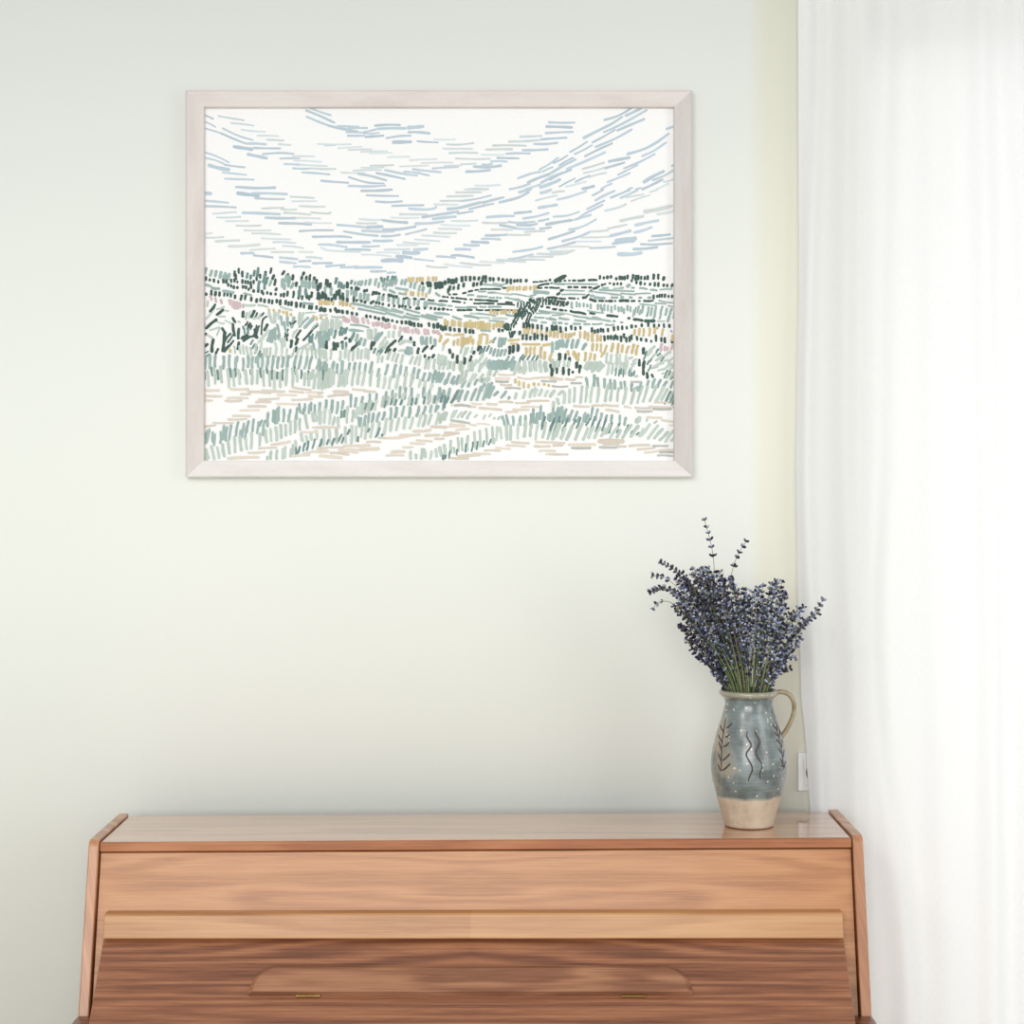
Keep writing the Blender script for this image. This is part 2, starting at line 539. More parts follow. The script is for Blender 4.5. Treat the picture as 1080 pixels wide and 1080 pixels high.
# sloping keyboard lid
A0 = Vector((0, -0.4315, 0.9208)); A1 = Vector((0, -0.592, 0.7665))
sl = (A1 - A0).normalized()
nrm = Vector((0, sl.z, -sl.y)) if sl.z < 0 else Vector((0, -sl.z, sl.y))
if nrm.y > 0: nrm = -nrm
def lp(s, h):
    q = A0 + sl * s + nrm * h
    return (q.y, q.z)
Ls = (A1 - A0).length
lid_prof = [lp(0, 0), lp(Ls, 0), lp(Ls + 0.004, -0.004), lp(Ls + 0.004, -0.018), lp(Ls, -0.020), lp(0, -0.020)]
prism_x('keyboard_lid', lid_prof, LX0 - 0.0015, LX1 + 0.0015, M_LID, piano, pr, 0.001, 1)
# folded music desk on the lid
def desk():
    s0, s1 = 0.0622, 0.1215
    x0, x1 = -0.4735, 0.3245
    rx = 0.049
    out = [(x0, s1)]
    n = 10
    for k in range(n + 1):
        a = math.pi / 2 * k / n
        out.append((x0 + rx - rx * math.cos(a), s1 - (s1 - s0) * (0.06 + 0.94 * math.sin(a))))
    for k in range(n + 1):
        a = math.pi / 2 * (1 - k / n)
        out.append((x1 - rx + rx * math.cos(a), s1 - (s1 - s0) * (0.06 + 0.94 * math.sin(a))))
    out.append((x1, s1))
    m = len(out)
    cx, cs = (x0 + x1) / 2, s1
    def inset(p, d):
        x, s = p
        dx = 0.0
        if x < x0 + rx: dx = d * (1 - (x - x0) / rx)
        elif x > x1 - rx: dx = -d * (1 - (x1 - x) / rx)
        ds = d * max(0.0, (s1 - s) / (s1 - s0))
        return (x + dx * 0.8, s + ds)
    vs, fs = [], []
    for h, d in ((0.0, 0.0), (0.0055, 0.0), (0.0140, 0.0100), (0.0145, 0.0120)):
        for p in out:
            x, s = inset(p, d)
            y, z = lp(s, h + 0.0003)
            vs.append((x, y, z))
    for r in range(3):
        for i in range(m):
            fs.append((r * m + i, r * m + (i + 1) % m, (r + 1) * m + (i + 1) % m, (r + 1) * m + i))
    fs.append(tuple(range(3 * m, 4 * m)))
    fs.append(tuple(range(m - 1, -1, -1)))
    o = mesh_obj('music_desk', vs, fs, M_DESK, piano, pr)
    recalc(o, 0.0)
    for px in (325, 668):
        hx = (px - 540) * 3.48 / F
        hv, hf = [], []
        y, z = lp(s1 + 0.0022, 0.0035)
        tube_vf([(hx - 0.022, y, z), (hx + 0.022, y, z)], 0.0020, 10, hv, hf)
        for q in (-0.0075, 0.0075):
            tube_vf([(hx + q - 0.0006, y, z), (hx + q + 0.0006, y, z)], 0.0025, 10, hv, hf)
        mesh_obj('hinge', hv, hf, M_BRASS, o, pr)
desk()
# key blocks, keybed and the lower case
for x0, x1 in ((PX0, LX0 - 0.006), (LX1 + 0.006, PX1)):
    prof = [(-0.4735, 0.62), (-0.4735, 0.788), (-0.505, 0.7895), (-0.548, 0.786), (-0.570, 0.775), (-0.580, 0.755), (-0.600, 0.70), (-0.600, 0.62)]
    prism_x('key_block', prof, x0, x1, M_ARM, piano, pr, 0.004, 2)
box('keybed', LX0 - 0.005, LX1 + 0.005, -0.600, -0.440, 0.62, 0.700, M_LID, piano, pr, 0.003)
box('key_slip', LX0 - 0.005, LX1 + 0.005, -0.610, -0.596, 0.66, 0.745, M_LID, piano, pr, 0.003)
box('bottom_panel', XI0, XI1, -0.392, -0.374, 0.06, 0.615, M_LID, piano, pr, 0.002)
box('toe_rail', XI0, XI1, -0.40, -0.36, 0.0, 0.055, M_LID, piano, pr, 0.003)
for x in (PX0 + 0.03, PX1 - 0.07):
    v, f = [], []
    tube_vf([(x + 0.02, -0.57, 0.0), (x + 0.02, -0.57, 0.62)], [0.014, 0.021], 16, v, f)
    recalc(mesh_obj('leg', v, f, M_ARM, piano, pr))
# ================================================================ jug
JD = 3.756
TOPZ = zf(0.45, 1.0892) + 0.0004
jx = (789.8 - 540) * JD / F
jug_loc = Vector((jx, JD - WALL_D, TOPZ))
KJ = 0.000341
JPROF = [(929, 138), (900, 144), (830, 162), (760, 183), (680, 204), (620, 213), (580, 215), (540, 213), (500, 208), (450, 197),
         (400, 184), (350, 168), (300, 153), (262, 141), (232, 136), (208, 139), (194, 151), (186, 163), (178, 169), (168, 169), (160, 165), (156, 158)]
def jr(z):
    t = [((929 - a) * KJ, b * KJ) for a, b in JPROF]
    if z <= t[0][0]: return t[0][1]
    for (za, ra), (zb, rb) in zip(t, t[1:]):
        if z <= zb: return ra + (rb - ra) * (z - za) / (zb - za)
    return t[-1][1]
def make_glaze():
    t = NT('jug_stoneware_glaze')
    o = t.obj()
    s = t.sep(o)
    x, y, z = s[0], s[1], s[2]
    n1 = t.noise(o, 16.0, 3.0, 0.55)
    n2 = t.noise(o, 55.0, 4.0, 0.6)
    band = t.noise(t.xyz(t.math('MULTIPLY', x, 12.0), t.math('MULTIPLY', y, 12.0), t.math('MULTIPLY', z, 330.0)), 1.0, 2.0)
    # grey-blue glaze, mottled
    g = t.math('ADD', t.math('MULTIPLY', n1, 0.65), t.math('ADD', t.math('MULTIPLY', n2, 0.2), t.math('MULTIPLY', band, 0.15)))
    col = t.ramp(g, [(0.30, lin((66, 72, 70))), (0.44, lin((96, 104, 102))), (0.58, lin((130, 141, 142))), (0.75, lin((154, 162, 160)))])
    # bare sandy patches where the glaze ran thin (left flank, rim and neck)
    dx = t.math('ADD', x, 0.062)
    d1 = t.math('SQRT', t.math('ADD', t.math('POWER', t.math('MULTIPLY', dx, 1.2), 2.0), t.math('POWER', t.math('MULTIPLY', t.math('SUBTRACT', z, 0.150), 0.40), 2.0)))
    patch = t.math('ADD', t.math('MULTIPLY', t.math('SUBTRACT', 0.030, d1), 34.0), t.math('MULTIPLY', t.math('SUBTRACT', n1, 0.5), 4.0), clamp=True)
    col = t.mix(t.math('MULTIPLY', patch, 0.75), col, lin((168, 150, 122)))
    rim = t.math('ADD', t.math('MULTIPLY', t.math('SUBTRACT', z, 0.2490), 260.0), t.math('MULTIPLY', t.math('SUBTRACT', n2, 0.5), 2.5), clamp=True)
    col = t.mix(t.math('MULTIPLY', rim, 0.85), col, lin((160, 154, 134)))
    # unglazed foot with a wavering line
    edge = t.math('ADD', 0.0600, t.math('MULTIPLY', t.math('SUBTRACT', t.noise(t.xyz(x, y, 0.0), 26.0, 1.0), 0.5), 0.012))
    foot = t.math('MULTIPLY', t.math('SUBTRACT', edge, z), 900.0, clamp=True)
    clay = t.ramp(t.math('ADD', t.math('MULTIPLY', n1, 0.6), t.math('MULTIPLY', n2, 0.4)),
                  [(0.3, lin((168, 146, 124))), (0.5, lin((196, 178, 156))), (0.7, lin((208, 194, 174)))])
    lip = t.math('SUBTRACT', 1.0, t.math('MULTIPLY', t.math('ABSOLUTE', t.math('SUBTRACT', z, t.math('ADD', edge, 0.0012))), 600.0), clamp=True)
    col = t.mix(foot, col, clay)
    col = t.mix(t.math('MULTIPLY', lip, 0.7), col, lin((200, 194, 170)))
    # pale iron-free speckles
    vo = t.n('ShaderNodeTexVoronoi')
    vo.inputs['Scale'].default_value = 95.0
    t.l(o, vo.inputs['Vector'])
    sp = t.math('LESS_THAN', vo.outputs['Distance'], 0.20)
    pick = t.math('GREATER_THAN', t.sep(vo.outputs['Color'])[0], 0.52)
    spk = t.math('MULTIPLY', t.math('MULTIPLY', sp, pick), t.math('SUBTRACT', 1.0, foot))
    col = t.mix(t.math('MULTIPLY', spk, 0.8), col, lin((214, 204, 176)))
    rough = t.math('ADD', 0.27, t.math('MULTIPLY', foot, 0.55))
    return t.bsdf(col, rough, 0.5, t.math('MULTIPLY', t.math('SUBTRACT', 1.0, foot), 0.6), 0.2, bump=n2, bump_s=0.12, bump_d=0.002)
M_GLAZE = make_glaze()
M_BROWN = m_plain('painted_brown_oxide', (74, 62, 60), 0.4)
M_HANDLE = m_plain('handle_glaze', (178, 160, 126), 0.35, var=0.35, scale=60)
jug = thing('jug', 'tall stoneware jug in speckled grey-blue glaze holding the lavender on the piano', 'jug', jug_loc)
def lathe():
    k = 72
    prof = [((929 - a) * KJ, b * KJ) for a, b in JPROF]
    # refine
    fine = []
    pts = catmull([Vector((r, 0, z)) for z, r in prof], 3)
    fine = [(p.z, p.x) for p in pts]
    th = 0.0055
    inner = [(fine[-1][0], fine[-1][1] - 0.004)] + [(z, max(r - th, 0.004)) for z, r in reversed(fine[:-8]) if z > 0.012]
    ring_ = [(0.0, 0.0005)] + [(0.0, 0.030)] + [(0.0008, fine[0][1] - 0.0025)] + fine[1:] + inner + [(0.012, 0.0005)]
    vs, fs = [], []
    for z, r in ring_:
        for j in range(k):
            a = 2 * math.pi * j / k
            vs.append((jx + r * math.cos(a), jug_loc.y + r * math.sin(a), TOPZ + z))
    for i in range(len(ring_) - 1):
        for j in range(k):
            fs.append((i * k + j, i * k + (j + 1) % k, (i + 1) * k + (j + 1) % k, (i + 1) * k + j))
    return vs, fs
v, f = lathe()
recalc(mesh_obj('jug_body', v, f, M_GLAZE, jug, jug_loc, smooth=True))
def on_jug(cx, cy, h=0.0):
    z = (929 - cy) * KJ
    r = jr(z)
    s = max(-0.97, min(0.97, (cx - 377) * KJ / r))
    a = math.asin(s)
    rr = r + h
    return Vector((jx + rr * math.sin(a), jug_loc.y - rr * math.cos(a), TOPZ + z))
def motif(lines):
    vs, fs = [], []
    for w, pts in lines:
        p = catmull([(a, b, 0) for a, b in pts], 5)
        q = [on_jug(a.x, a.y, 0.0) for a in p]
        n = len(q)
        rad = []
        for i in range(n):
            t = i / (n - 1)
            e = min(1.0, 0.55 + 3 * min(t, 1 - t))
            rad.append((w * KJ * 0.5 * e, w * KJ * 0.5 * e))
        # a low bead of slip following the wall
        q = [on_jug(a.x, a.y, -w * KJ * 0.5 + 0.0011) for a in p]
        tube_vf(q, rad, 8, vs, fs)
    return vs, fs
waves = [(11, [(350, 370), (343, 392), (352, 415), (366, 440), (358, 462), (342, 482), (338, 500), (350, 525), (366, 555), (370, 580), (360, 605), (351, 630), (350, 648)]),
         (15, [(390, 366), (394, 385), (408, 408), (414, 432), (404, 455), (392, 478), (396, 502), (412, 528), (426, 550)]),
         (9, [(426, 550), (422, 575), (413, 600), (415, 632)])]
left = [(11, [(238, 310), (226, 370), (214, 440), (208, 520), (206, 600)])]
for a, b in (((236, 362), (270, 330)), ((228, 412), (254, 392)), ((218, 465), (250, 436)), ((212, 540), (252, 495)), ((208, 598), (254, 548)),
             ((226, 390), (206, 350)), ((216, 445), (196, 405)), ((210, 490), (198, 440)), ((208, 545), (192, 505)), ((206, 600), (190, 565))):
    left.append((13, [a, ((a[0] + b[0]) / 2, (a[1] + b[1]) / 2 + 3), b]))
right = [(10, [(512, 350), (532, 410), (545, 470), (553, 530), (560, 590)])]
for a, b in (((516, 365), (498, 335)), ((520, 385), (528, 345)), ((527, 405), (504, 378)), ((534, 420), (546, 378)), ((541, 450), (516, 420)),
             ((546, 475), (560, 430)), ((548, 500), (526, 468)), ((552, 530), (568, 485)), ((556, 560), (536, 525)), ((560, 590), (574, 548)), ((558, 580), (546, 560))):
    right.append((11, [a, ((a[0] + b[0]) / 2, (a[1] + b[1]) / 2 + 3), b]))
v, f = motif(waves)
mesh_obj('painted_waves', v, f, M_BROWN, jug, jug_loc, smooth=True)
v, f = motif(left)
mesh_obj('painted_branch', v, f, M_BROWN, jug, jug_loc, smooth=True)
v, f = motif(right)
mesh_obj('painted_branch', v, f, M_BROWN, jug, jug_loc, smooth=True)
# strap handle on the right
hp = [(515, 178), (548, 168), (585, 172), (612, 190), (630, 222), (635, 262), (624, 315), (602, 365), (580, 402), (562, 424), (548, 436)]
q = catmull([Vector((jx + (a - 377) * KJ, jug_loc.y + 0.0, TOPZ + (929 - b) * KJ)) for a, b in hp], 4)
v, f = tube_vf(q, [(0.0040 + 0.0008 * abs(math.cos(3.1 * i / len(q))), 0.0085) for i in range(len(q))], 14)
mesh_obj('handle', v, f, M_HANDLE, jug, jug_loc, smooth=True)

# ================================================================ lavender
M_STEM = m_attr('lavender_stem_green', 'tint', 0.7)
M_BUD = m_attr('lavender_bud', 'tint', 0.75)
JK = JD / F
BUDC = [((54, 51, 66), 5), ((70, 68, 88), 5), ((90, 92, 119), 5), ((118, 124, 152), 6), ((150, 158, 182), 5), ((186, 192, 204), 4), ((96, 88, 96), 4), ((156, 144, 130), 2), ((120, 122, 106), 2), ((58, 50, 54), 5)]
BUDW = [c for c, w in BUDC for _ in range(w)]
STEMC = [(112, 128, 88), (132, 146, 104), (96, 112, 78), (150, 152, 112), (122, 116, 90)]
def add_attr(o, cols):
    me = o.data
    at = me.color_attributes.new('tint', 'FLOAT_COLOR', 'POINT')
    flat = []
    for c in cols:
        flat.extend(c)
    at.data.foreach_set('color', flat)
def bud(vs, fs, cols, c, d, L, r, col):
    """a small pointed calyx: 4-sided, closed"""
    d = d.normalized()
    up = Vector((0.3, 1, 0.2)) if abs(d.y) < 0.8 else Vector((1, 0, 0))
    s = d.cross(up).normalized(); u = s.cross(d)
    b = len(vs)
    vs.append(c - d * L * 0.1)
    for t, k in ((0.30, 0.85), (0.70, 1.05)):
        for j in range(5):
            a = 2 * math.pi * j / 5 + t
            vs.append(c + d * L * t + (s * math.cos(a) + u * math.sin(a)) * r * k)
    vs.append(c + d * L * 1.05)
    for j in range(5):
        j2 = (j + 1) % 5
        fs.append((b, b + 1 + j2, b + 1 + j))
        fs.append((b + 1 + j, b + 1 + j2, b + 6 + j2, b + 6 + j))
        fs.append((b + 6 + j, b + 6 + j2, b + 11))
    lc = lin(col)
    dk = tuple(v * 0.8 for v in lc[:3]) + (1,)
    cols.extend([dk] * 6 + [lc] * 6)
def sprig(tip, depth, label, group, flower=0.07, gap=0.011, dense=1.0, via=None, pale=0.0, bias=0.0, size=1.0):
    """tip is a photo pixel, depth the offset of the tip from the jug's axis"""
    Dt = JD + depth
    T = P(tip[0], tip[1], Dt)
    ang = math.atan2(T.x - jx, T.z - (TOPZ + 0.25))
    # where the stem crosses the mouth
    off = max(-1, min(1, math.sin(ang) * 1.25))
    rm = 0.043
    mx = off * rm * random.uniform(0.55, 1.0) + random.uniform(-0.006, 0.006)
    my = max(-1, min(1, depth / 0.07)) * rm * 0.8 + random.uniform(-0.006, 0.006)
    r_ = math.hypot(mx, my)
    if r_ > rm: mx *= rm / r_; my *= rm / r_
    Mo = Vector((jx + mx, jug_loc.y + my, TOPZ + 0.254))
    B = Vector((jx - mx * 0.35, jug_loc.y - my * 0.35, TOPZ + 0.06 + random.random() * 0.05))
    mid = Mo.lerp(T, 0.5) + Vector((-0.10 * (T.x - Mo.x), 0, 0.06 * abs(T.x - Mo.x))) + Vector((random.uniform(-1, 1), random.uniform(-1, 1), 0)) * 0.004
    ctrl = [B, Mo, mid]
    if via:
        ctrl = [B, Mo] + [P(a, b, JD + depth * c) for a, b, c in via]
    ctrl.append(T)
    path = catmull(ctrl, 7)
    lens = [0.0]
    for a, b in zip(path, path[1:]):
        lens.append(lens[-1] + (b - a).length)
    root = thing('lavender_sprig', label, 'lavender sprig', B, group)
    sv, sf = tube_vf(path, [0.0009 if i < len(path) * 0.6 else 0.0006 for i in range(len(path))], 5)
    so_ = mesh_obj('stem', sv, sf, M_STEM, root, B, smooth=True)
    sc = lin(random.choice(STEMC))
    add_attr(so_, [sc] * len(sv))
    vs, fs, cols = [], [], []
    tot = lens[-1]
    s = tot - 0.001
    k = 0
    first = True
    def at(q):
        for i in range(len(lens) - 1):
            if q <= lens[i + 1]:
                u = (q - lens[i]) / max(1e-9, lens[i + 1] - lens[i])
                return path[i].lerp(path[i + 1], u), (path[i + 1] - path[i]).normalized()
        return path[-1], (path[-1] - path[-2]).normalized()
    while s > tot - flower and s > 0.19:
        c, d = at(s)
        n = 4 if first else random.choice((3, 4, 5, 6))
        n = max(2, int(n * dense + 0.5))
        ph = random.random() * 6.28
        a0 = Vector((0, 1, 0)).cross(d)
        if a0.length < 0.1: a0 = Vector((1, 0, 0))
        a0.normalize(); b0 = d.cross(a0)
        for j in range(n):
            a = ph + 6.283 * j / n + random.uniform(-0.4, 0.4)
            rad = (a0 * math.cos(a) + b0 * math.sin(a))
            dd = (rad * random.uniform(0.7, 1.1) + d * random.uniform(0.5, 1.1))
            col = random.choice(BUDW)
            if random.random() < pale: col = random.choice([(138, 150, 194), (168, 178, 206), (186, 194, 212)])
            if random.random() < bias: col = random.choice([(46, 44, 72), (56, 46, 54), (60, 60, 98)])
            L = random.uniform(0.0058, 0.0090) * size
            bud(vs, fs, cols, c + d * random.uniform(-0.0012, 0.0012) + rad * 0.0008, dd, L, L * random.uniform(0.26, 0.34), col)
        first = False
        k += 1
        s -= gap * random.uniform(0.75, 1.3) * (1.0 + 0.05 * k)
    if vs:
        fo = mesh_obj('flower_spike', vs, fs, M_BUD, root, B, smooth=True)
        add_attr(fo, cols)
    return root
NONE = None
# the sprigs that stand clear of the bunch
sprig((743, 548), 0.00, 'tallest lavender sprig, rising nearly straight above the bunch in the jug', NONE, 0.085, 0.0125, via=[(757, 640, .5), (752, 585, .8)])
sprig((787, 571), 0.01, 'lavender sprig curving up to the right, second tallest in the jug', NONE, 0.070, 0.0120, via=[(766, 650, .6), (774, 596, .9)])
sprig((697, 593), 0.00, 'highest of the lavender sprigs arching out to the far left of the jug', NONE, 0.075, 0.0085, via=[(748, 650, .6), (718, 607, .9)], dense=1.2)
sprig((689, 607), -0.02, 'lavender sprig reaching far left with few dark buds, under the highest left one', NONE, 0.040, 0.0085, via=[(745, 655, .6), (707, 613, .9)])
sprig((686, 624), -0.01, 'leftmost drooping lavender sprig with a thick cluster of purple buds', NONE, 0.075, 0.0060, via=[(743, 662, .6), (706, 622, .9)], dense=2.0)
sprig((689, 642), 0.01, 'thin lavender sprig bent over level at far left, its tip hanging down', NONE, 0.040, 0.0125, via=[(730, 660, .5), (710, 637, .8), (695, 635, .95)])
sprig((868, 633), -0.01, 'lavender sprig reaching furthest right in front of the curtain', NONE, 0.060, 0.0095, via=[(828, 685, .6), (852, 655, .9)], dense=1.2)
sprig((862, 647), 0.02, 'lavender sprig just below the furthest right one, crossing the curtain edge', NONE, 0.050, 0.0080, via=[(826, 690, .6), (846, 660, .9)], dense=1.2)
sprig((839, 694), -0.02, 'low lavender sprig poking out right above the jug handle', NONE, 0.030, 0.0075, via=[(812, 712, .6), (828, 694, .9)])
sprig((833, 705), -0.01, 'lowest lavender sprig on the right, just above the jug handle', NONE, 0.030, 0.0075, via=[(810, 720, .6), (824, 708, .9)])
sprig((825, 614), 0.02, 'thin lavender sprig with bare tip standing at the top right of the bunch', NONE, 0.055, 0.0100, via=[(808, 680, .6), (820, 632, .9)])
sprig((742, 608), -0.01, 'purple lavender sprig in front of the tallest one, upper left of the bunch', NONE, 0.06, 0.0085, via=[(765, 670, .6), (748, 626, .9)], dense=1.2)
ENV = [(-59, 49), (-58, 50), (-52, 66), (-46, 88), (-42, 110), (-38, 132), (-33, 146), (-27, 150), (-20, 148), (-13, 138), (-8, 128), (-2, 114), (6, 118), (14, 126), (22, 125), (29, 118), (36, 108), (42, 86), (48, 62), (54, 46)]
def env(a):
    for (x0, v0), (x1, v1) in zip(ENV, ENV[1:]):
        if x0 <= a <= x1:
            return v0 + (v1 - v0) * (a - x0) / (x1 - x0)
    return 45
LEFT = ('dried lavender sprig packed in the left half of the bunch, leaning left', 'lavender sprigs massed in the left half of the bunch')
MID = ('dried lavender sprig standing upright in the middle of the bunch', 'lavender sprigs massed in the middle of the bunch')
RIGHT = ('dried lavender sprig packed in the right half of the bunch, leaning right', 'lavender sprigs massed in the right half of the bunch')
NS = 185
for i in range(NS):
    a = -56 + 108 * ((i * 0.61803) % 1.0)
    if i % 3 == 0: a = random.gauss(-24, 10)
    a = max(-57, min(53, a))
    ln = env(a) * (1.0 - 0.45 * random.random() ** 1.6)
    depth = random.uniform(-0.075, 0.065) * (0.6 + 0.4 * math.cos(math.radians(a)))
    if ln < 70: depth *= 0.6
    if i % 5 == 2:
        ln *= 0.72
        depth = random.uniform(-0.05, -0.02)
    tip = (788 + ln * math.sin(math.radians(a)), 735 - ln * math.cos(math.radians(a)))
    lab, grp = LEFT if a < -9 else (MID if a < 9 else RIGHT)
    low = abs(a) > 40
    sprig(tip, depth, lab, grp, flower=random.uniform(0.06, 0.10) * (1.25 if a < -25 else 1.05), gap=random.uniform(0.0085, 0.0115),
          dense=1.1, pale=0.30 if a > 0 else 0.08, bias=0.55 if a < -38 else (0.15 if a < 0 else 0.2))  # lower-left buds drawn darker: shade inside the bunch put into their colour
# ================================================================ framed print
FD = 3.972                      # front of the frame
PRD = 3.988                     # paper
pic_loc = P(463, 299, 4.0)
pic = thing('framed_picture', 'large landscape print of short brush strokes in a whitewashed wood frame', 'picture', pic_loc)
def make_whitewash(name, c1, c2, c3, vertical, seed):
    t = NT(name)
    s = t.sep(t.obj())
    al, ac = (s[2], s[0]) if vertical else (s[0], s[2])
    n1 = t.noise(t.xyz(t.math('MULTIPLY', al, 7.0), t.math('MULTIPLY', ac, 40.0), seed), 1.0, 4.0, 0.6)
    n2 = t.noise(t.xyz(t.math('MULTIPLY', al, 60.0), t.math('MULTIPLY', ac, 500.0), seed), 1.0, 2.0, 0.6)
    n3 = t.noise(t.xyz(t.math('MULTIPLY', al, 3.0), t.math('MULTIPLY', ac, 8.0), seed + 4), 1.0, 2.0)
    g = t.math('ADD', t.math('MULTIPLY', n1, 0.5), t.math('ADD', t.math('MULTIPLY', n2, 0.2), t.math('MULTIPLY', n3, 0.3)))
    col = t.ramp(g, [(0.30, lin(c1)), (0.5, lin(c2)), (0.68, lin(c3))])
    return t.bsdf(col, 0.6, 0.3, bump=n2, bump_s=0.08, bump_d=0.0005)
OX0, OX1, OY0, OY1 = 195.5, 730.5, 94.8, 503.5
IX0, IX1, IY0, IY1 = 215.0, 711.0, 112.8, 485.8
def rail(name, a, b, c, d, mat):
    """a,b outer corners; c,d inner corners (photo pixels)"""
    vs = []
    yb = -0.0015
    oa, ob = P(a[0], a[1], FD), P(b[0], b[1], FD)
    ic, id_ = P(c[0], c[1], FD), P(d[0], d[1], FD)
    def ins(p, q, k):           # move an outer corner slightly inwards for the eased edge
        return p + (q - p) * k
    layers = []
    for p, q in ((oa, id_), (ob, ic)):
        o0 = Vector((p.x, yb, p.z)); o1 = Vector((p.x, p.y + 0.003, p.z)); o2 = ins(p, q, 0.10)
        o2.y = p.y
        i2 = ins(q, p, 0.05); i2.y = p.y
        i1 = Vector((q.x, q.y + 0.0015, q.z)); i0 = Vector((q.x, yb, q.z))
        layers.append([o0, o1, o2, i2, i1, i0])
    vs = layers[0] + layers[1]
    fs = [(i, i + 1, 6 + i + 1, 6 + i) for i in range(5)] + [(5, 0, 6, 11), (0, 5, 4, 3, 2, 1), (6, 7, 8, 9, 10, 11)]
    o = mesh_obj(name, vs, fs, mat, pic, pic_loc)
    return recalc(o)
M_FT = make_whitewash('whitewashed_wood_top', (210, 200, 194), (222, 214, 209), (231, 225, 221), False, 1.0)  # one whitewash, with each rail's shading set into its own colours
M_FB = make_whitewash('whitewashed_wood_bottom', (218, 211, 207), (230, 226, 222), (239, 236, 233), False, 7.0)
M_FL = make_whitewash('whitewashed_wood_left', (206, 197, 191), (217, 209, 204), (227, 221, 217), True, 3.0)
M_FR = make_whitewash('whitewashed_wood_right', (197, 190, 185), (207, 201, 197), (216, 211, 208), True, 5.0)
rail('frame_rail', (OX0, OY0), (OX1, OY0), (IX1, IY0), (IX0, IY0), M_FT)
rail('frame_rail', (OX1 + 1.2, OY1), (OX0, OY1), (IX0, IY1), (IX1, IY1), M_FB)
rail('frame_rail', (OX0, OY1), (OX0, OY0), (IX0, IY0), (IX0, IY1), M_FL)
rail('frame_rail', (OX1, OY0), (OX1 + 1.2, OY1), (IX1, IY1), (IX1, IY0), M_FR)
M_BACKB = m_plain('backing_board', (196, 182, 160), 0.8)
p0, p1 = P(IX0 - 8, IY1 + 8, 3.99), P(IX1 + 8, IY0 - 8, 3.99)
box('backing_board', p0.x, p1.x, -0.0095, -0.003, p0.z, p1.z, M_BACKB, pic, pic_loc)

# the print: paper and every stroke of colour on it, one mesh
INK = {'b': (190, 206, 217), 'p': (211, 222, 226), 'g': (210, 219, 219), 'D': (76, 100, 94), 'T': (157, 180, 176), 'K': (118, 147, 145),
       'S': (192, 206, 196), 'Y': (207, 190, 143), 'R': (209, 187, 190), 'N': (221, 211, 197), 'A': (188, 190, 184)}
PV, PF, PC = [], [], []
cnt = [0]
def stroke_px(pts, w, ink):
    """pts in photo pixels, w the brush width in pixels"""
    p = [Vector((a, b, 0)) for a, b in pts]
    if len(p) == 2 and (p[1] - p[0]).length > 4:
        d = p[1] - p[0]
        nn = Vector((-d.y, d.x, 0)).normalized()
        p = [p[0], (p[0] + p[1]) * 0.5 + nn * random.uniform(-0.06, 0.06) * min(d.length, 10), p[1]]
    q = catmull(p, 4) if len(p) > 1 else p
    n = len(q)
    L, R = [], []
    w0 = w * random.uniform(0.42, 0.52)
    w1 = w * random.uniform(0.36, 0.50)
    for i in range(n):
        t = (q[min(i + 1, n - 1)] - q[max(i - 1, 0)])
        if t.length < 1e-6: t = Vector((1, 0, 0))
        t.normalize()
        s = Vector((-t.y, t.x, 0))
        u = i / (n - 1)
        h = w0 + (w1 - w0) * u
        h *= 0.92 + 0.08 * math.sin(u * 9 + cnt[0])
        L.append(q[i] + s * h); R.append(q[i] - s * h)
    t0 = (q[0] - q[1]).normalized(); t1 = (q[-1] - q[-2]).normalized()
    c0 = [q[0] + (L[0] - q[0]) * 0.7 + t0 * w0 * 0.6, q[0] + t0 * w0 * 0.85, q[0] + (R[0] - q[0]) * 0.7 + t0 * w0 * 0.6]
    c1 = [q[-1] + (R[-1] - q[-1]) * 0.7 + t1 * w1 * 0.6, q[-1] + t1 * w1 * 0.85, q[-1] + (L[-1] - q[-1]) * 0.7 + t1 * w1 * 0.6]
    poly = L + list(reversed(c1)) + list(reversed(R)) + list(reversed(c0))
    # keep inside the sheet
    D = PRD - 0.0002 - (cnt[0] % 1100) * 1.5e-6
    b = len(PV)
    for v_ in poly:
        x = max(IX0 - 1.5, min(IX1 + 1.5, v_.x)); y = max(IY0 - 1.5, min(IY1 + 1.5, v_.y))
        PV.append(P(x, y, D))
    PF.append(tuple(range(b, b + len(poly))))
    c = INK[ink]
    k = random.uniform(0.965, 1.035)
    PC.extend([lin(tuple(max(0, min(255, v_ * k + random.uniform(-1.5, 1.5))) for v_ in c))] * len(poly))
    cnt[0] += 1
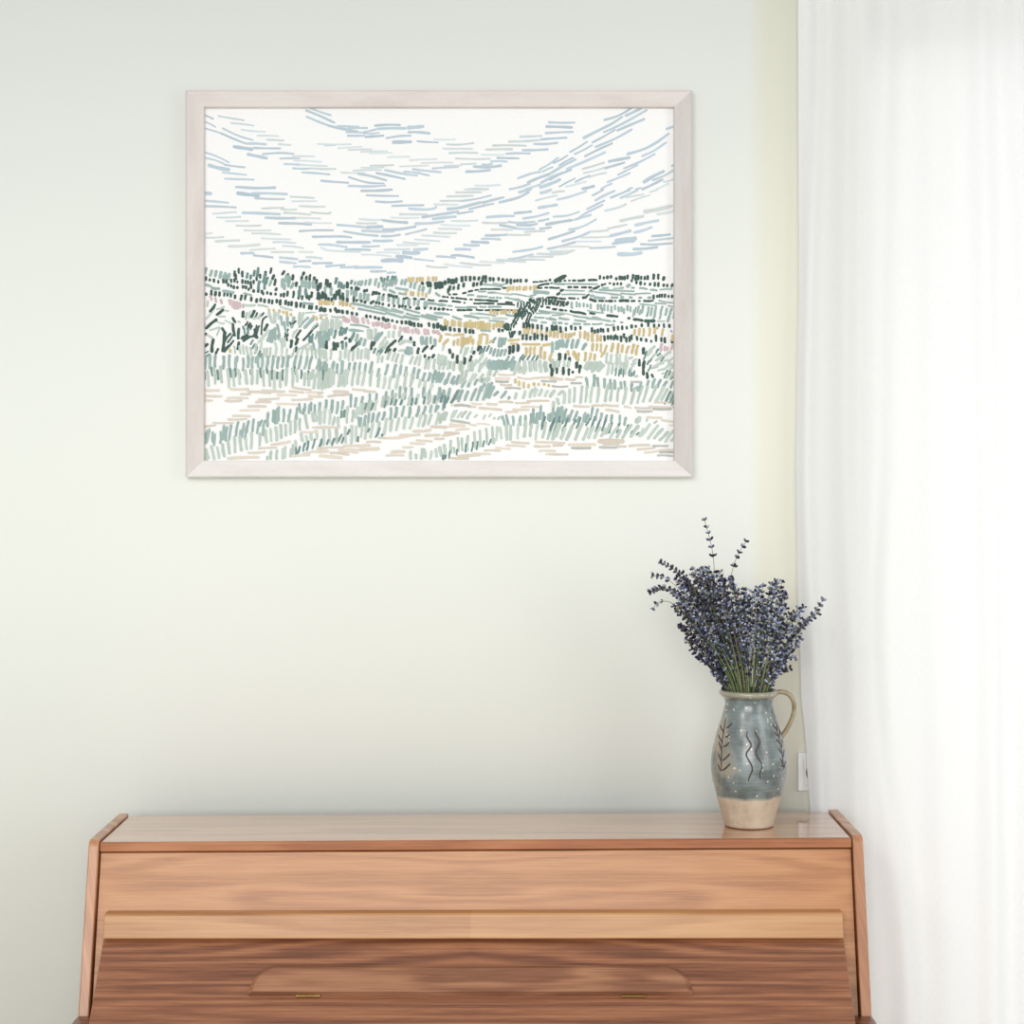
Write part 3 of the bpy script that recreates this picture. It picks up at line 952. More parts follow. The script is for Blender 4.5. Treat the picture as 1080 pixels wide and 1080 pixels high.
def lines(ox, oy, text):
    for item in text.replace('\n', ' ').split(';'):
        it = item.split()
        if not it: continue
        ink = it[0][0]
        w = float(it[0][1:] or 15)
        n = [float(x) for x in it[1:]]
        if ink == 'D' and w >= 30 and len(n) == 4 and math.hypot(n[2] - n[0], n[3] - n[1]) > 30:
            # a dark mass is dabbed on, not drawn
            ln_ = math.hypot(n[2] - n[0], n[3] - n[1])
            ux, uy = (n[2] - n[0]) / ln_, (n[3] - n[1]) / ln_
            k_ = max(2, int(ln_ / 21))
            for r_ in ((-0.26, 0.30) if w < 42 else (-0.33, 0.04, 0.38)):
                for i_ in range(k_ + 1):
                    q_ = ln_ * i_ / k_ + random.uniform(-4, 4)
                    cx_ = n[0] + ux * q_ - uy * r_ * w; cy_ = n[1] + uy * q_ + ux * r_ * w
                    dx_, dy_ = random.uniform(-3, 7), random.uniform(7, 11)
                    stroke_px([(ox + (cx_ + dx_) / 8, oy + (cy_ - dy_) / 8), (ox + (cx_ - dx_) / 8, oy + (cy_ + dy_) / 8)], 2.1, 'D')
            continue
        pts = [(ox + n[i] / 8, oy + n[i + 1] / 8) for i in range(0, len(n), 2)]
        if len(pts) == 1:
            pts = [(pts[0][0] - 0.9, pts[0][1]), (pts[0][0] + 0.9, pts[0][1])]
        stroke_px(pts, max(w, 13) * (1.3 if ink in 'bpgN' else 1.08) / 8, ink)
def dabs(ox, oy, text):
    for grp in text.replace('\n', ' ').split(';'):
        if '|' not in grp: continue
        h, body = grp.split('|')
        h = h.split()
        ink, Ln, lean, w = h[0], float(h[1]), float(h[2]), float(h[3])
        for it in body.split(','):
            n = [float(x) for x in it.split()]
            if not n: continue
            x, y = n[0], n[1]
            l_ = n[2] if len(n) > 2 else Ln * random.uniform(0.92, 1.08)
            le = n[3] if len(n) > 3 else lean * random.uniform(0.8, 1.2) + random.uniform(-2, 2)
            ww = n[4] if len(n) > 4 else w * random.uniform(0.92, 1.08)
            k = max(l_ - ww * 0.8, l_ * 0.3) / max(l_, 1)
            a = (ox + (x + le * k / 2) / 8, oy + (y - l_ * k / 2) / 8)
            b = (ox + (x - le * k / 2) / 8, oy + (y + l_ * k / 2) / 8)
            stroke_px([a, b], ww * (1.1 if ink in 'STK' else 1.0) / 8, ink)
# sky, tile by tile
lines(210, 110, '''b14 40 88 118 122;b14 40 145 138 192;p16 165 100 378 135;p14 272 158 462 180;p14 358 214 558 232;p14 492 264 668 268;g16 575 298 712 306;
p14 672 336 772 344;b14 200 203 330 265 455 303;b14 40 200 185 245;b16 185 245 300 295 395 332;b18 395 332 560 338;b26 295 358 445 380;b18 460 368 685 372;
b24 412 422 570 455;b16 540 420 680 410 795 418;b15 685 458 848 458;p13 790 438 970 440;p13 800 475 1030 486;b16 720 503 850 510;p14 850 510 1080 522;
b14 792 540 940 542;g15 940 540 1150 545;b16 870 575 1100 592;b14 40 402 150 440 250 490;b14 40 450 130 470 215 505;b15 215 510 385 532;b26 85 515 250 552;
b15 200 575 398 595;b16 218 628 460 636;b20 312 697 480 707 640 703;b18 1030 645 1260 662;b16 935 30 1110 92;b18 905 52 1140 155;b16 908 105 1110 185''')
lines(335, 110, '''b20 90 180 200 205 340 232;b18 170 185 345 190;b16 260 200 418 200;b14 240 235 400 238;b14 390 235 490 212;b14 390 245 520 240;b18 255 265 395 265;
b18 405 275 555 265;b18 485 180 695 175;b20 505 207 740 203;b26 765 197 890 187;b20 768 235 945 245;b16 582 285 690 268 785 265;b28 640 320 785 317;b14 842 312 1015 322;
p13 0 335 280 337;p13 60 347 150 345;p13 175 370 375 357;g14 260 385 455 380;g15 365 402 585 397;p13 440 413 628 410;p13 590 445 775 443;p13 778 472 1008 462;
g13 875 497 1140 492;p13 695 525 935 517;g14 445 518 640 513;p13 368 535 560 532;p13 300 560 535 555;g14 200 575 400 582;b20 345 585 580 642;b16 262 615 420 660 560 668;
b18 262 688 430 693 570 685;b18 497 580 735 630;b18 570 555 740 590 840 600;b16 730 568 850 580;b18 805 548 1040 573;b14 850 578 942 600;b16 970 542 1185 530;p13 985 297 1160 297''')
lines(460, 110, '''p13 90 338 200 340 315 327;p15 60 374 305 376;g14 110 412 230 408 350 410;g15 165 457 330 463 455 460;p13 210 505 335 500;p13 70 520 210 515;b20 320 525 440 530 545 518;
b16 390 508 470 503;b20 255 568 455 555;b15 462 483 597 483;b16 517 452 697 456;p14 385 425 570 427;b16 590 417 790 415;b18 730 387 940 380;g18 422 382 640 378;
g16 480 348 620 346 760 350;p15 615 315 740 312 865 303;p18 710 273 890 267;b16 828 335 930 335 1022 325;b16 882 298 960 290 1100 282;b18 925 242 1155 233;b18 930 188 1145 195;b18 952 152 1170 154;
p14 330 685 540 680;g14 240 718 440 715;b16 690 625 800 585 880 570;b22 775 660 955 590;b14 870 552 1030 450;b14 900 568 985 530;b18 620 717 720 695 790 670;b22 890 660 1060 580;b24 880 700 1045 635;b14 750 718 880 675''')
lines(580, 110, '''b16 460 133 580 95 690 30;b22 640 95 775 30;b20 287 283 420 215 520 165 610 105;b18 455 235 600 170 815 50;b18 570 220 795 125;b16 360 322 550 215;b18 385 360 540 295 690 213;
b16 170 402 315 315;b14 210 420 355 345;b16 297 438 525 330;b20 145 545 300 480 465 405;b14 80 515 195 450;b22 10 580 215 465;b18 0 635 180 550;b22 0 670 85 635;b12 30 495 150 430;b14 80 695 212 625;
b14 215 655 335 603;g14 275 545 458 492;p14 285 580 460 535;p13 330 615 475 578;b18 467 538 630 492;b24 500 482 668 450;b16 625 540 760 485 885 420;b14 575 595 740 512;b16 485 657 675 580;b16 780 437 880 390 980 322;
b18 655 420 800 375 910 315 1000 248;b18 985 208 1048 187;b20 1030 520 1050 510;b26 795 655 960 565;b16 870 640 960 605 1045 555;p14 960 655 1048 630;b18 780 717 950 635;p13 900 715 1000 668;p14 135 695 305 652;
b20 275 712 370 690;b14 430 717 520 670;b14 660 717 695 705;b14 725 717 770 705''')
lines(210, 200, '''b26 40 33 98 33;b18 40 92 245 110;b18 40 140 310 150;b26 327 30 500 50;b18 450 30 740 38;b16 475 72 720 80;p14 772 60 970 70;p14 785 98 993 97;g15 848 138 1060 144;g14 530 160 715 153;g13 690 165 820 168;
g15 715 195 940 212;g15 945 192 1080 202 1110 192;b20 370 195 680 207;b20 560 237 815 240;g14 815 238 1022 244;b18 675 283 945 292;p13 895 275 1115 282;b16 848 350 1130 343;b18 960 398 1200 395 1285 405;
p14 118 204 315 190;p13 148 235 350 228;p13 225 267 415 265;g13 312 303 520 302;g14 380 343 605 343;g15 445 370 685 378;p14 40 370 108 365;p13 40 406 205 400;g15 138 437 338 428;g18 250 478 510 463;p14 528 410 773 420;
p13 625 443 815 452;p13 708 475 878 492;g14 430 510 640 497;g15 610 528 795 528;p13 845 525 958 527;b20 355 537 460 535;b18 462 555 622 572;b18 682 572 828 586;b18 683 608 815 622;b16 845 605 940 602;g16 905 570 1035 580;
b18 960 622 1120 620;b16 798 650 935 653''')
lines(335, 200, '''b20 370 10 520 8 625 0;b16 412 48 540 52 680 54;b18 492 100 600 106 710 98;b16 628 137 893 132;b18 772 160 900 168 985 158 1000 142;p13 985 123 1100 123;g18 695 208 925 208;p13 618 235 855 238;p15 355 248 550 255;
b20 550 258 755 278;g14 330 283 495 283;b16 165 297 402 318;b26 420 318 545 312;b20 378 347 640 352;b20 555 338 680 335 825 312;b16 220 352 380 378 508 390;b16 540 393 620 392 695 380;b14 742 378 920 333;b20 165 443 440 444;
b18 470 432 630 430;b18 10 463 110 465 245 485;b20 235 510 340 505 443 510;b16 380 478 520 475;p14 30 490 110 515 360 525;p14 670 468 840 468;g14 725 443 940 457;p13 820 420 1030 435;p13 880 387 1090 400;p15 565 507 775 503;
p13 500 530 690 535;p14 372 547 620 562;b26 725 530 855 533;b20 815 505 925 500;b24 670 562 790 575;b30 545 600 710 598;b14 815 585 980 602;b16 72 648 230 635;b16 195 655 340 648;b18 315 658 540 656;b18 450 690 575 688;
b16 590 703 655 700;g14 0 577 35 577;g14 920 645 1000 655 1095 655;b20 828 287 950 283 1065 268;b20 885 232 1080 202 1185 185;b22 975 247 1165 228;b16 1005 563 1160 575''')
lines(460, 200, '''p13 35 95 220 95;b16 220 95 340 78 465 48;b20 97 163 200 152 375 107;b20 395 110 570 65;b16 280 165 485 118;b16 180 203 310 183;b18 535 107 690 68 780 20;b20 700 22 800 -5;p13 0 127 185 127;g16 95 57 310 52;
g16 168 23 380 23;p13 240 0 430 2;p14 130 263 350 260;p13 38 295 285 303;g16 22 330 215 335;g14 -20 362 170 367;p13 0 395 115 398;b20 430 233 655 222;b18 662 198 800 185;b20 865 153 1018 128;b18 735 243 850 225 950 197;
g15 395 278 595 280;b18 610 272 700 280 830 270;b22 685 297 790 300 850 287;b16 862 265 948 247;b18 538 300 670 325;b16 670 328 830 330;b16 878 330 970 318;g14 468 337 640 340;g13 750 358 915 350;b20 418 387 600 380;
g14 600 380 792 380;b18 385 415 540 420;b20 300 440 440 447;b18 235 465 360 470;b20 165 503 288 506;b18 130 555 200 555 318 573;g16 205 618 360 635 460 636;g14 70 628 180 645 305 655;g14 370 605 500 615 575 618;p20 515 595 750 605;
b16 610 587 720 570 815 545;g14 700 590 912 593;b18 650 525 800 505 895 482;g16 855 540 1060 545 1160 512;p14 780 565 985 565;p13 840 92 1020 50;b24 885 28 970 0;g14 980 27 1080 12''')
lines(580, 200, '''b18 65 83 160 62 305 13;b16 30 228 150 218 245 187;b20 -30 293 100 270 185 257;b16 205 255 345 213;b16 232 248 300 200 445 128;b14 312 165 460 92;b18 385 90 545 10;b14 357 50 450 0;b16 512 68 675 0;b16 597 70 745 0;
p13 640 65 790 38;p13 685 98 845 45;p13 845 20 910 0;p16 465 178 580 150 640 122;b16 162 335 220 328 300 300 390 250;b18 -10 418 100 385 205 350;b16 105 435 250 395 340 355;p14 340 355 490 343;g16 490 328 648 295;g13 265 405 505 398;
b22 510 390 678 347;b16 -20 500 100 475 220 440;p13 220 438 430 437;g13 80 487 340 482;b16 340 493 552 482;b30 560 430 720 412;b20 530 455 710 435;b28 580 545 690 545 772 532;b20 705 502 810 497 905 485;b14 768 460 900 462 1030 452;
b16 832 432 1048 408;b18 865 392 1012 378;b20 715 362 857 318;b22 722 300 915 260;g24 597 263 788 225;g28 802 185 1025 138;g18 908 207 1048 180;p18 0 540 130 540;g14 0 520 205 512''')

# fields and hedges
dabs(210, 280, '''T 65 18 28|55 45,100 65,140 70,180 80,215 85,250 92;T 50 15 24|205 100,230 100;
D 42 0 26|58 110,90 122 30,125 128,162 138 34,205 132,230 135,270 130,298 128,322 140 28,365 135,390 140,412 142,435 150,460 140;
D 55 0 26|300 70 60,335 45 55,365 72,310 95,515 90 45,560 70 50,605 45 60 12,485 112 45,625 98 50 20,640 140 65 12,650 200 35 15;
K 70 10 24|405 85 55,435 100 45,465 65 55,495 55 85,545 105 90 25,555 150 110 8,505 170 90,572 130 70 15;T 60 20 26|600 150;
D 34 0 26|245 165,270 172,293 183,323 186 24,370 182,395 185,418 200,438 175 50,460 215,498 218 28,530 222,540 238,575 232,605 238 26,645 242 26;
D 44 4 26|60 242 30,103 232 58,138 238,172 240,212 245,240 238 50,268 250,303 265,355 272 58 15,390 270 56 10,440 282,485 296,520 290,552 298,590 302,617 308,655 302,685 312 55,730 312,755 322,780 322,820 332 55 0,857 334,885 345,930 352,950 356,990 356,1030 366,1060 376;
D 48 6 26|710 62 45 30,745 80 34 28,790 100 55,820 160 50,690 252 36,715 250,745 238 55,795 245 68,840 262,870 272,910 265,950 248 60,880 70 40 18,865 112,905 112 55,935 100 60,970 115,990 140 55,1025 168 55,1070 140 60,1000 255 70,1040 250 70,1015 270,905 250,930 272,1065 260 60;
T 70 5 30|735 110,760 120,705 150 85,720 180 60,785 170 60 35,755 150,870 150,900 155,930 165,965 160,990 180 50;K 65 0 28|850 210 80,900 225 65,845 235;
R 50 -12 26|100 275,140 290,187 305,260 310 55,280 325 75,300 335 75,322 335 75,343 335 60,372 342 40;
Y 32 -6 26|590 378,630 378,678 385,710 395,740 408 48,775 415 30,965 430 25,990 447 42,1028 442 28,262 720 36,1030 305 48,1062 312 48,1078 445 24''')
lines(210, 280, '''T24 40 160 100 175;T24 110 190 168 195;T26 205 215 290 228;T20 380 235 440 250;T24 880 318 960 325;S22 385 335 470 335;S20 500 335 580 350;S20 690 350 780 375;S20 75 300 70 345;
S18 130 355 90 400;S16 210 350 150 370;S16 245 383 180 380;S20 110 390 60 450;S16 220 430 165 430;S16 210 490 150 475;S16 280 495 220 465;S18 170 520 90 545;S16 175 530 150 590;S20 110 610 60 580;
D28 95 385 135 330;D26 150 415 200 375;D28 60 530 145 458;D20 40 410 45 500;D16 42 330 45 400;D28 370 430 372 390;D28 285 445 305 478;D28 285 495 300 590;D24 195 530 225 570;D28 215 560 210 640 200 720;D20 265 575 215 640;
D16 285 585 240 650;D18 290 635 255 680;D28 250 680 215 725;D24 335 535 330 615;D24 335 650 325 705;D29 120 625 108 725;D24 160 705 140 745;D26 40 690 70 665;D22 40 590 60 575;D18 570 430 535 465 525 580;D18 545 400 505 435;
D16 490 400 470 440;D28 465 385 440 435;D34 400 490 440 520;D24 410 535 430 490;D30 495 515 470 600;D24 470 540 490 610;D28 575 500 550 545;D28 405 590 360 615;D26 430 600 375 635;D20 445 600 480 580;
K20 370 515 385 575;K20 412 530 410 575;S18 405 400 395 450;S18 430 390 420 440;S20 460 450 485 440;S20 520 410 500 450;S16 330 470 345 480;
D30 740 545 735 625;D28 780 635 772 690;D28 830 620 815 665;D20 855 548 815 610;D26 820 690 818 725;D20 955 545 880 630;D14 1000 505 940 560;D22 1075 640 1078 700;
T34 582 632 605 555;T36 610 640 625 545;T24 642 625 642 530;T24 660 500 680 595;T26 690 430 700 500;T24 715 480 740 570;T30 800 440 780 520;T26 745 440 750 510;T22 670 620 665 590;D20 790 490 815 470;D16 775 500 765 480;
T32 960 450 890 525;T22 920 440 845 520;T18 1000 490 950 540;T34 1010 590 1020 690;T20 960 650 970 710;T28 1050 590 1050 690;T18 1000 560 980 620;K18 930 590 930 650;K18 945 600 945 650;K18 960 580 955 640;
S30 590 400 620 480;S30 640 400 640 480;S22 665 400 670 450;S24 850 400 845 500;S22 880 400 850 500;S14 900 400 980 395;S18 830 540 790 590;S18 800 560 790 605;S28 1040 480 1035 560;S28 1070 460 1060 540;
S20 560 580 520 640;S18 540 590 500 650;S20 575 540 560 590;S22 640 650 650 700;S34 690 620 705 680;S22 720 620 720 680;
K18 455 630 435 665;K18 470 665 450 700;K18 490 690 470 740;K18 515 720 495 765;K16 530 745 515 770;K16 40 740 75 725;K18 50 775 90 750''')
dabs(210, 280, '''S 80 -14 18|300 712,345 712,375 710,405 715,435 725;S 90 8 20|545 735,570 735,600 732,650 735,695 730,740 742,480 700,520 670;S 90 35 18|790 740,830 735,870 690 40 60,900 680 60 70,925 710 70 40,870 730;
S 90 -10 20|910 735,950 720,985 745,1015 740,1050 750,1075 770''')
dabs(335, 280, '''K 55 12 24|155 130 60,180 160,200 170,220 180 40,285 140 40,540 120 50 -10,560 130,590 110 50,630 110 50,655 110 50;
T 55 14 24|315 150 40,345 150 45,370 150,405 145,440 140 60,490 140 68,515 165,605 148,630 148 60,660 140,710 140,740 140,785 165,820 170 60,860 190 60,890 200,945 215 55,555 160,580 165;
D 45 2 30|250 165 60,82 150 75,105 170 55,20 172 55,80 145,2 190 60,10 255 65,45 250 65,70 272 55,90 285,120 290,158 240 60 12,182 228 60,150 272,190 270 50,212 255 60,215 285,250 290 50,140 260;
T 65 6 26|65 200,115 220 75,250 240,285 222,310 240 60,325 230,360 265,395 260,425 270,515 285 60 10,550 275 55,600 280 60,640 300,680 300,725 305,770 310,815 310,850 320,905 330 60,920 330 60;
D 30 8 26|285 190 20,325 195 40,345 200,395 215 30 15,415 210,465 235 45 15,482 232,498 232,520 240 24,557 246 20,600 250,620 252,640 262,665 265,305 285 52 2,330 295,370 300,400 308 30,452 315 30 20,468 305 30 20,495 315,520 320,550 326 24,600 335,645 342 28,690 345,715 345,740 350,780 355 12,835 362 24,855 360,905 360 18,955 362,990 365,1025 368 20,1060 368;
Y 45 3 25|765 118,785 120,805 118,840 125 52,865 115,885 120,935 112,975 112,1000 112,745 235,785 235,805 240,850 242,885 240,915 250;
D 55 -10 30|885 152 30 -25,930 160,950 160,995 170 68,1030 165 62,1048 160,1075 145 40;
Y 48 3 28|18 315,35 318,75 312,95 318,130 316,190 318,215 322,245 326 42,275 335 36,300 360 24;
D 38 -3 28|20 375,45 376,65 375,108 380,150 370,160 386,182 385,210 390,250 395,290 405,330 410 34,412 430,445 432 30,485 440 30,515 450 18,555 450,575 462,595 462 30,630 465 20,670 475 24,710 480,745 480,775 485 46,790 492 46,815 500 46,850 502 44,875 506,940 500 44,980 510 50,1015 506 52,1045 525 46,1068 530;
R 52 -10 30|220 450,240 460,260 465 40,290 445,310 455 62,335 465,385 465 60,425 475,470 497 44,500 495 44,515 490 40,545 500 50,570 515,590 510,605 505,650 520 44,700 535,730 542,748 545,765 545 60,800 558,830 552,850 560,905 560 60,930 560,980 560 40,1015 565 40;
S 95 6 30|50 500,80 500,120 500,160 490,190 500 70,30 530 60;T 95 8 30|20 600,60 600,95 585,115 560 70,40 630 60;K 62 20 22|145 580 80,195 555 80,215 560 70,240 550 60,300 590 60,285 620;
S 90 -6 30|430 580,450 580,490 570 80;S 62 5 24|600 580,640 580,690 575;T 70 20 24|330 610,360 640,395 650,880 635 80 0 36,920 635 70 0,955 630 70 0,990 650 70 0,910 650 40 0 40;
T 70 -8 34|765 720,790 720,740 730 50 -20 22;
D 50 2 28|70 680 52,135 680 78,155 685 70,170 670 50,270 632 44,455 675 80 10,475 660 50 20,785 620 46,815 660 48,848 720 62 12,905 765 36,940 787 44;
D 40 35 26|235 615 26 45,205 648 24 36,300 695 40 40 34,325 670 50 35,290 710 24 30,600 690 70 55,635 655 45 45,580 720 50 30,605 720 44 26,650 640 30 40,650 712 36 26,700 620 60 36,905 705 64 56,965 692 44 30,975 765 40 28;
K 50 24 20|480 720,510 735,530 730 60,210 680 60 0,240 670 50 0,340 660 50,545 715 50;S 80 55 22|550 640,570 675,540 680 50;
S 92 8 22|25 750,65 750,110 750,190 762,235 742,265 762,300 760,340 742,370 750,405 740,430 752,510 780,545 792 60;
S 80 28 22|600 760,640 770,670 780,710 790,790 800,830 802;S 95 14 22|860 800,910 830,940 832,985 832;S 90 0 34|1030 800,1060 800;Y 46 12 24|1035 612 52,1075 650 40''')
lines(335, 280, '''T20 290 320 400 340 480 360;T18 400 345 580 385;T20 345 365 450 385 570 410;T18 480 340 600 375;T20 600 380 710 400;T26 580 400 720 440;T18 625 365 720 395;T18 730 365 860 400;T18 750 405 860 430;T24 730 430 850 455;
T30 880 425 1000 455;T20 920 415 1050 440;T20 990 400 1080 410;T20 660 190 760 205;T22 690 235 740 240;T22 610 210 650 230;T22 945 320 1000 325;T20 1015 330 1080 335;T16 280 500 360 505 430 522;T16 280 540 385 555;S18 20 420 80 415;S18 120 430 200 435;
D20 725 280 760 272;D22 812 280 828 282;D20 870 283 900 283;D18 935 290 980 295;D18 1035 298 1055 298;D18 1060 262 1075 266;S24 790 645 700 640;S20 690 665 740 640;S20 690 720 730 715;T20 270 545 350 550;T26 545 565 490 635;T26 520 575 480 620;T22 1000 235 1030 255;T22 560 200 575 205''')
dabs(460, 280, '''D 52 0 28|30 165 70,10 165 60,48 165 60,75 145 44,105 130 50,130 137,147 135,170 125,218 115 55,250 110,287 112,322 108 40,360 110 40 12,395 110 60 8,418 115 72,455 115 40,483 117 40,527 115 40,563 122 34,598 130 46,630 135,660 130 34,685 128 32,713 128 36,760 128 32 12;
D 42 8 26|102 215 50,115 190 50,148 190,188 180 55,232 165,316 160 44,345 158 36,380 150 40,960 122 20;
Y 42 5 24|605 200 52,625 192,650 192,680 195,705 190,740 195,760 190,795 192,825 190 50,840 185,462 395 56,490 395,515 402,550 395,570 392,590 390,620 385,652 390,675 385 40;
Y 55 5 25|75 480 65,95 490,135 485 65,155 490,190 490,205 495,240 502,260 500,285 492 72,310 500,330 500,350 505 75,375 505 78,395 505 75,410 515 60,432 510,450 510 65,485 515 60,510 500,535 495,555 500,250 515,300 515;
Y 65 4 24|745 550 70,775 550,810 552,850 560,885 565,930 565,960 576,995 580,1025 582,1065 585;
Y 70 6 26|150 655 55,183 645 65,212 640 88,228 640 88,250 640,275 635 66,292 620 62,310 645 55;Y 80 6 26|758 730,795 720 76,830 720 80,885 735 108,915 760 76,965 770 70 24;
D 42 -4 28|10 510 50,40 520,55 535,80 527,118 535 46,155 542 38,195 545 40,248 550 50,285 555 44,312 558 40,530 548 40,560 550 28,705 570 44 8;
D 48 -3 26|740 510 40,775 500 50,815 512,855 517,890 522,935 540,980 525 58,1015 525 52,1050 540 60;D 54 2 26|730 605,762 606,795 612 42,830 600 66,855 600 50,893 605 66,930 610 54;
D 60 4 28|620 715 78,650 705 74,690 697 66,115 722 50 -8,140 762 50,178 790 76,240 805 62,290 785 60 20,318 735 36 16,358 700 50 14,375 690 30,1040 770 70 0 32,1020 850 30;
K 62 24 20|375 725,405 710,435 700,395 735 50;K 50 28 17|710 795 60 20,740 780,780 778,820 780,850 782,725 770 50;
T 68 20 26|490 630 56 30,535 650 90 12,555 650 88 12,580 640 70,460 720,490 732,520 737,550 737,580 735,600 790 60 36,640 800 70 40,655 835 70 30,500 840 80,520 830 80,545 835 80,570 840 70,480 845 70,455 850 60,595 845 70;
T 80 -4 34|980 690 100 0 26,1020 670 70,1045 660 70,1070 660 70;
S 90 12 24|60 690 70,20 790,45 800,80 805,150 850,215 710 80 25,240 735 90 25,262 720 70 20,300 712 60 20,120 840 70,210 850,300 850,1000 850;S 70 42 24|370 790,410 805,385 770,440 825;S 92 -12 28|750 840,790 850,830 845,880 845,920 855,700 850 60''')
lines(460, 280, '''D18 820 140 860 140;D18 875 135 905 135;D18 920 130 935 130;D36 1012 132 1040 110 1080 92;D20 1025 120 1080 105;D20 850 185 880 165;D20 885 165 950 155;D18 970 150 985 150;D18 920 187 940 187;D18 960 187 990 187;D18 1005 190 1040 190;D18 1050 215 1075 205;D20 1020 245 1040 235;D18 860 190 890 190;
D18 108 245 118 245;D18 145 243 175 243;D20 225 235 250 230;D20 275 220 305 213;D18 330 208 355 205;D18 375 200 430 198;D18 440 200 540 200;D20 565 190 590 190;D18 55 263 68 265;D18 90 266 102 268;D20 130 272 150 275;D20 170 275 225 280;D20 235 283 255 285;D18 285 287 305 287;D20 330 290 415 293;D22 428 293 515 300;
D18 25 300 50 300;D18 68 300 92 302;D20 140 302 205 310;D20 320 320 395 318;D22 405 320 485 322;D22 520 325 640 330;D20 590 312 640 315;D16 645 330 660 335;D16 235 315 245 315;D20 15 370 30 372;D20 50 366 72 365;D18 92 372 102 372;D16 122 375 130 375;D20 180 377 210 377;D20 225 377 250 377;D20 265 375 300 375;D20 340 373 395 376;D20 415 378 530 376;D16 540 375 690 378;
T16 400 160 560 180;T14 480 150 560 165;T20 270 250 315 250;T18 360 220 420 220;T20 440 230 500 230;T20 350 260 430 262;T20 450 270 490 272;T20 510 270 550 275;S18 500 230 640 245;T16 600 270 730 300;T16 640 240 760 260;T16 580 270 700 285;T14 670 240 820 270;T34 830 225 945 232;T20 840 245 790 260;T18 20 335 80 335;T18 100 340 135 342;
T20 165 352 240 355;T20 255 355 340 355;T18 370 348 420 350;T20 445 350 545 350;T18 0 400 110 415;T18 0 430 50 440;T22 140 430 210 455;T26 240 425 360 445;T18 340 405 500 425;S18 290 405 350 410;S18 370 440 450 445;S18 480 445 600 450;T18 450 465 570 475;T20 380 550 455 552;T20 590 415 660 425;
T14 870 380 970 395 1080 410;T14 845 405 960 405;T18 830 435 910 440;T14 870 390 980 400;T20 930 445 1010 460;T14 980 420 1075 412;T18 1040 440 1080 450;T24 805 460 845 465;T22 890 480 930 482;T22 985 483 1010 483;T22 1035 483 1060 485;T18 980 150 1080 160;T16 600 150 560 160;
D36 795 290 815 305;D34 830 305 870 290;D34 880 290 950 290;D38 900 312 1000 305;D36 1000 310 1080 325;D20 940 270 970 268;D20 990 270 1020 275;D20 1040 278 1080 285;D40 690 330 790 330;D34 770 330 805 360;D30 860 325 840 370;D34 835 375 795 410;D44 720 370 700 410;D44 690 390 680 430;D46 760 385 715 430;D40 685 430 665 480;D40 660 480 645 510;D36 785 430 765 490;D34 735 505 790 512;
D22 888 345 896 345;D22 935 353 955 355;D20 985 368 1010 372;D22 1045 375 1070 378;D44 580 505 605 525;D30 622 540 635 600;D28 662 560 635 600;D26 600 495 612 500;
Y20 80 580 125 585;Y22 145 590 230 583;Y26 42 592 28 640;Y26 100 625 60 665;Y36 375 590 360 665;Y22 390 578 430 588;Y26 432 590 425 660;Y18 475 632 450 652;Y24 610 632 700 625;Y20 630 660 690 660;Y22 730 665 875 665;Y24 905 672 960 665;R30 5 560 25 575''')
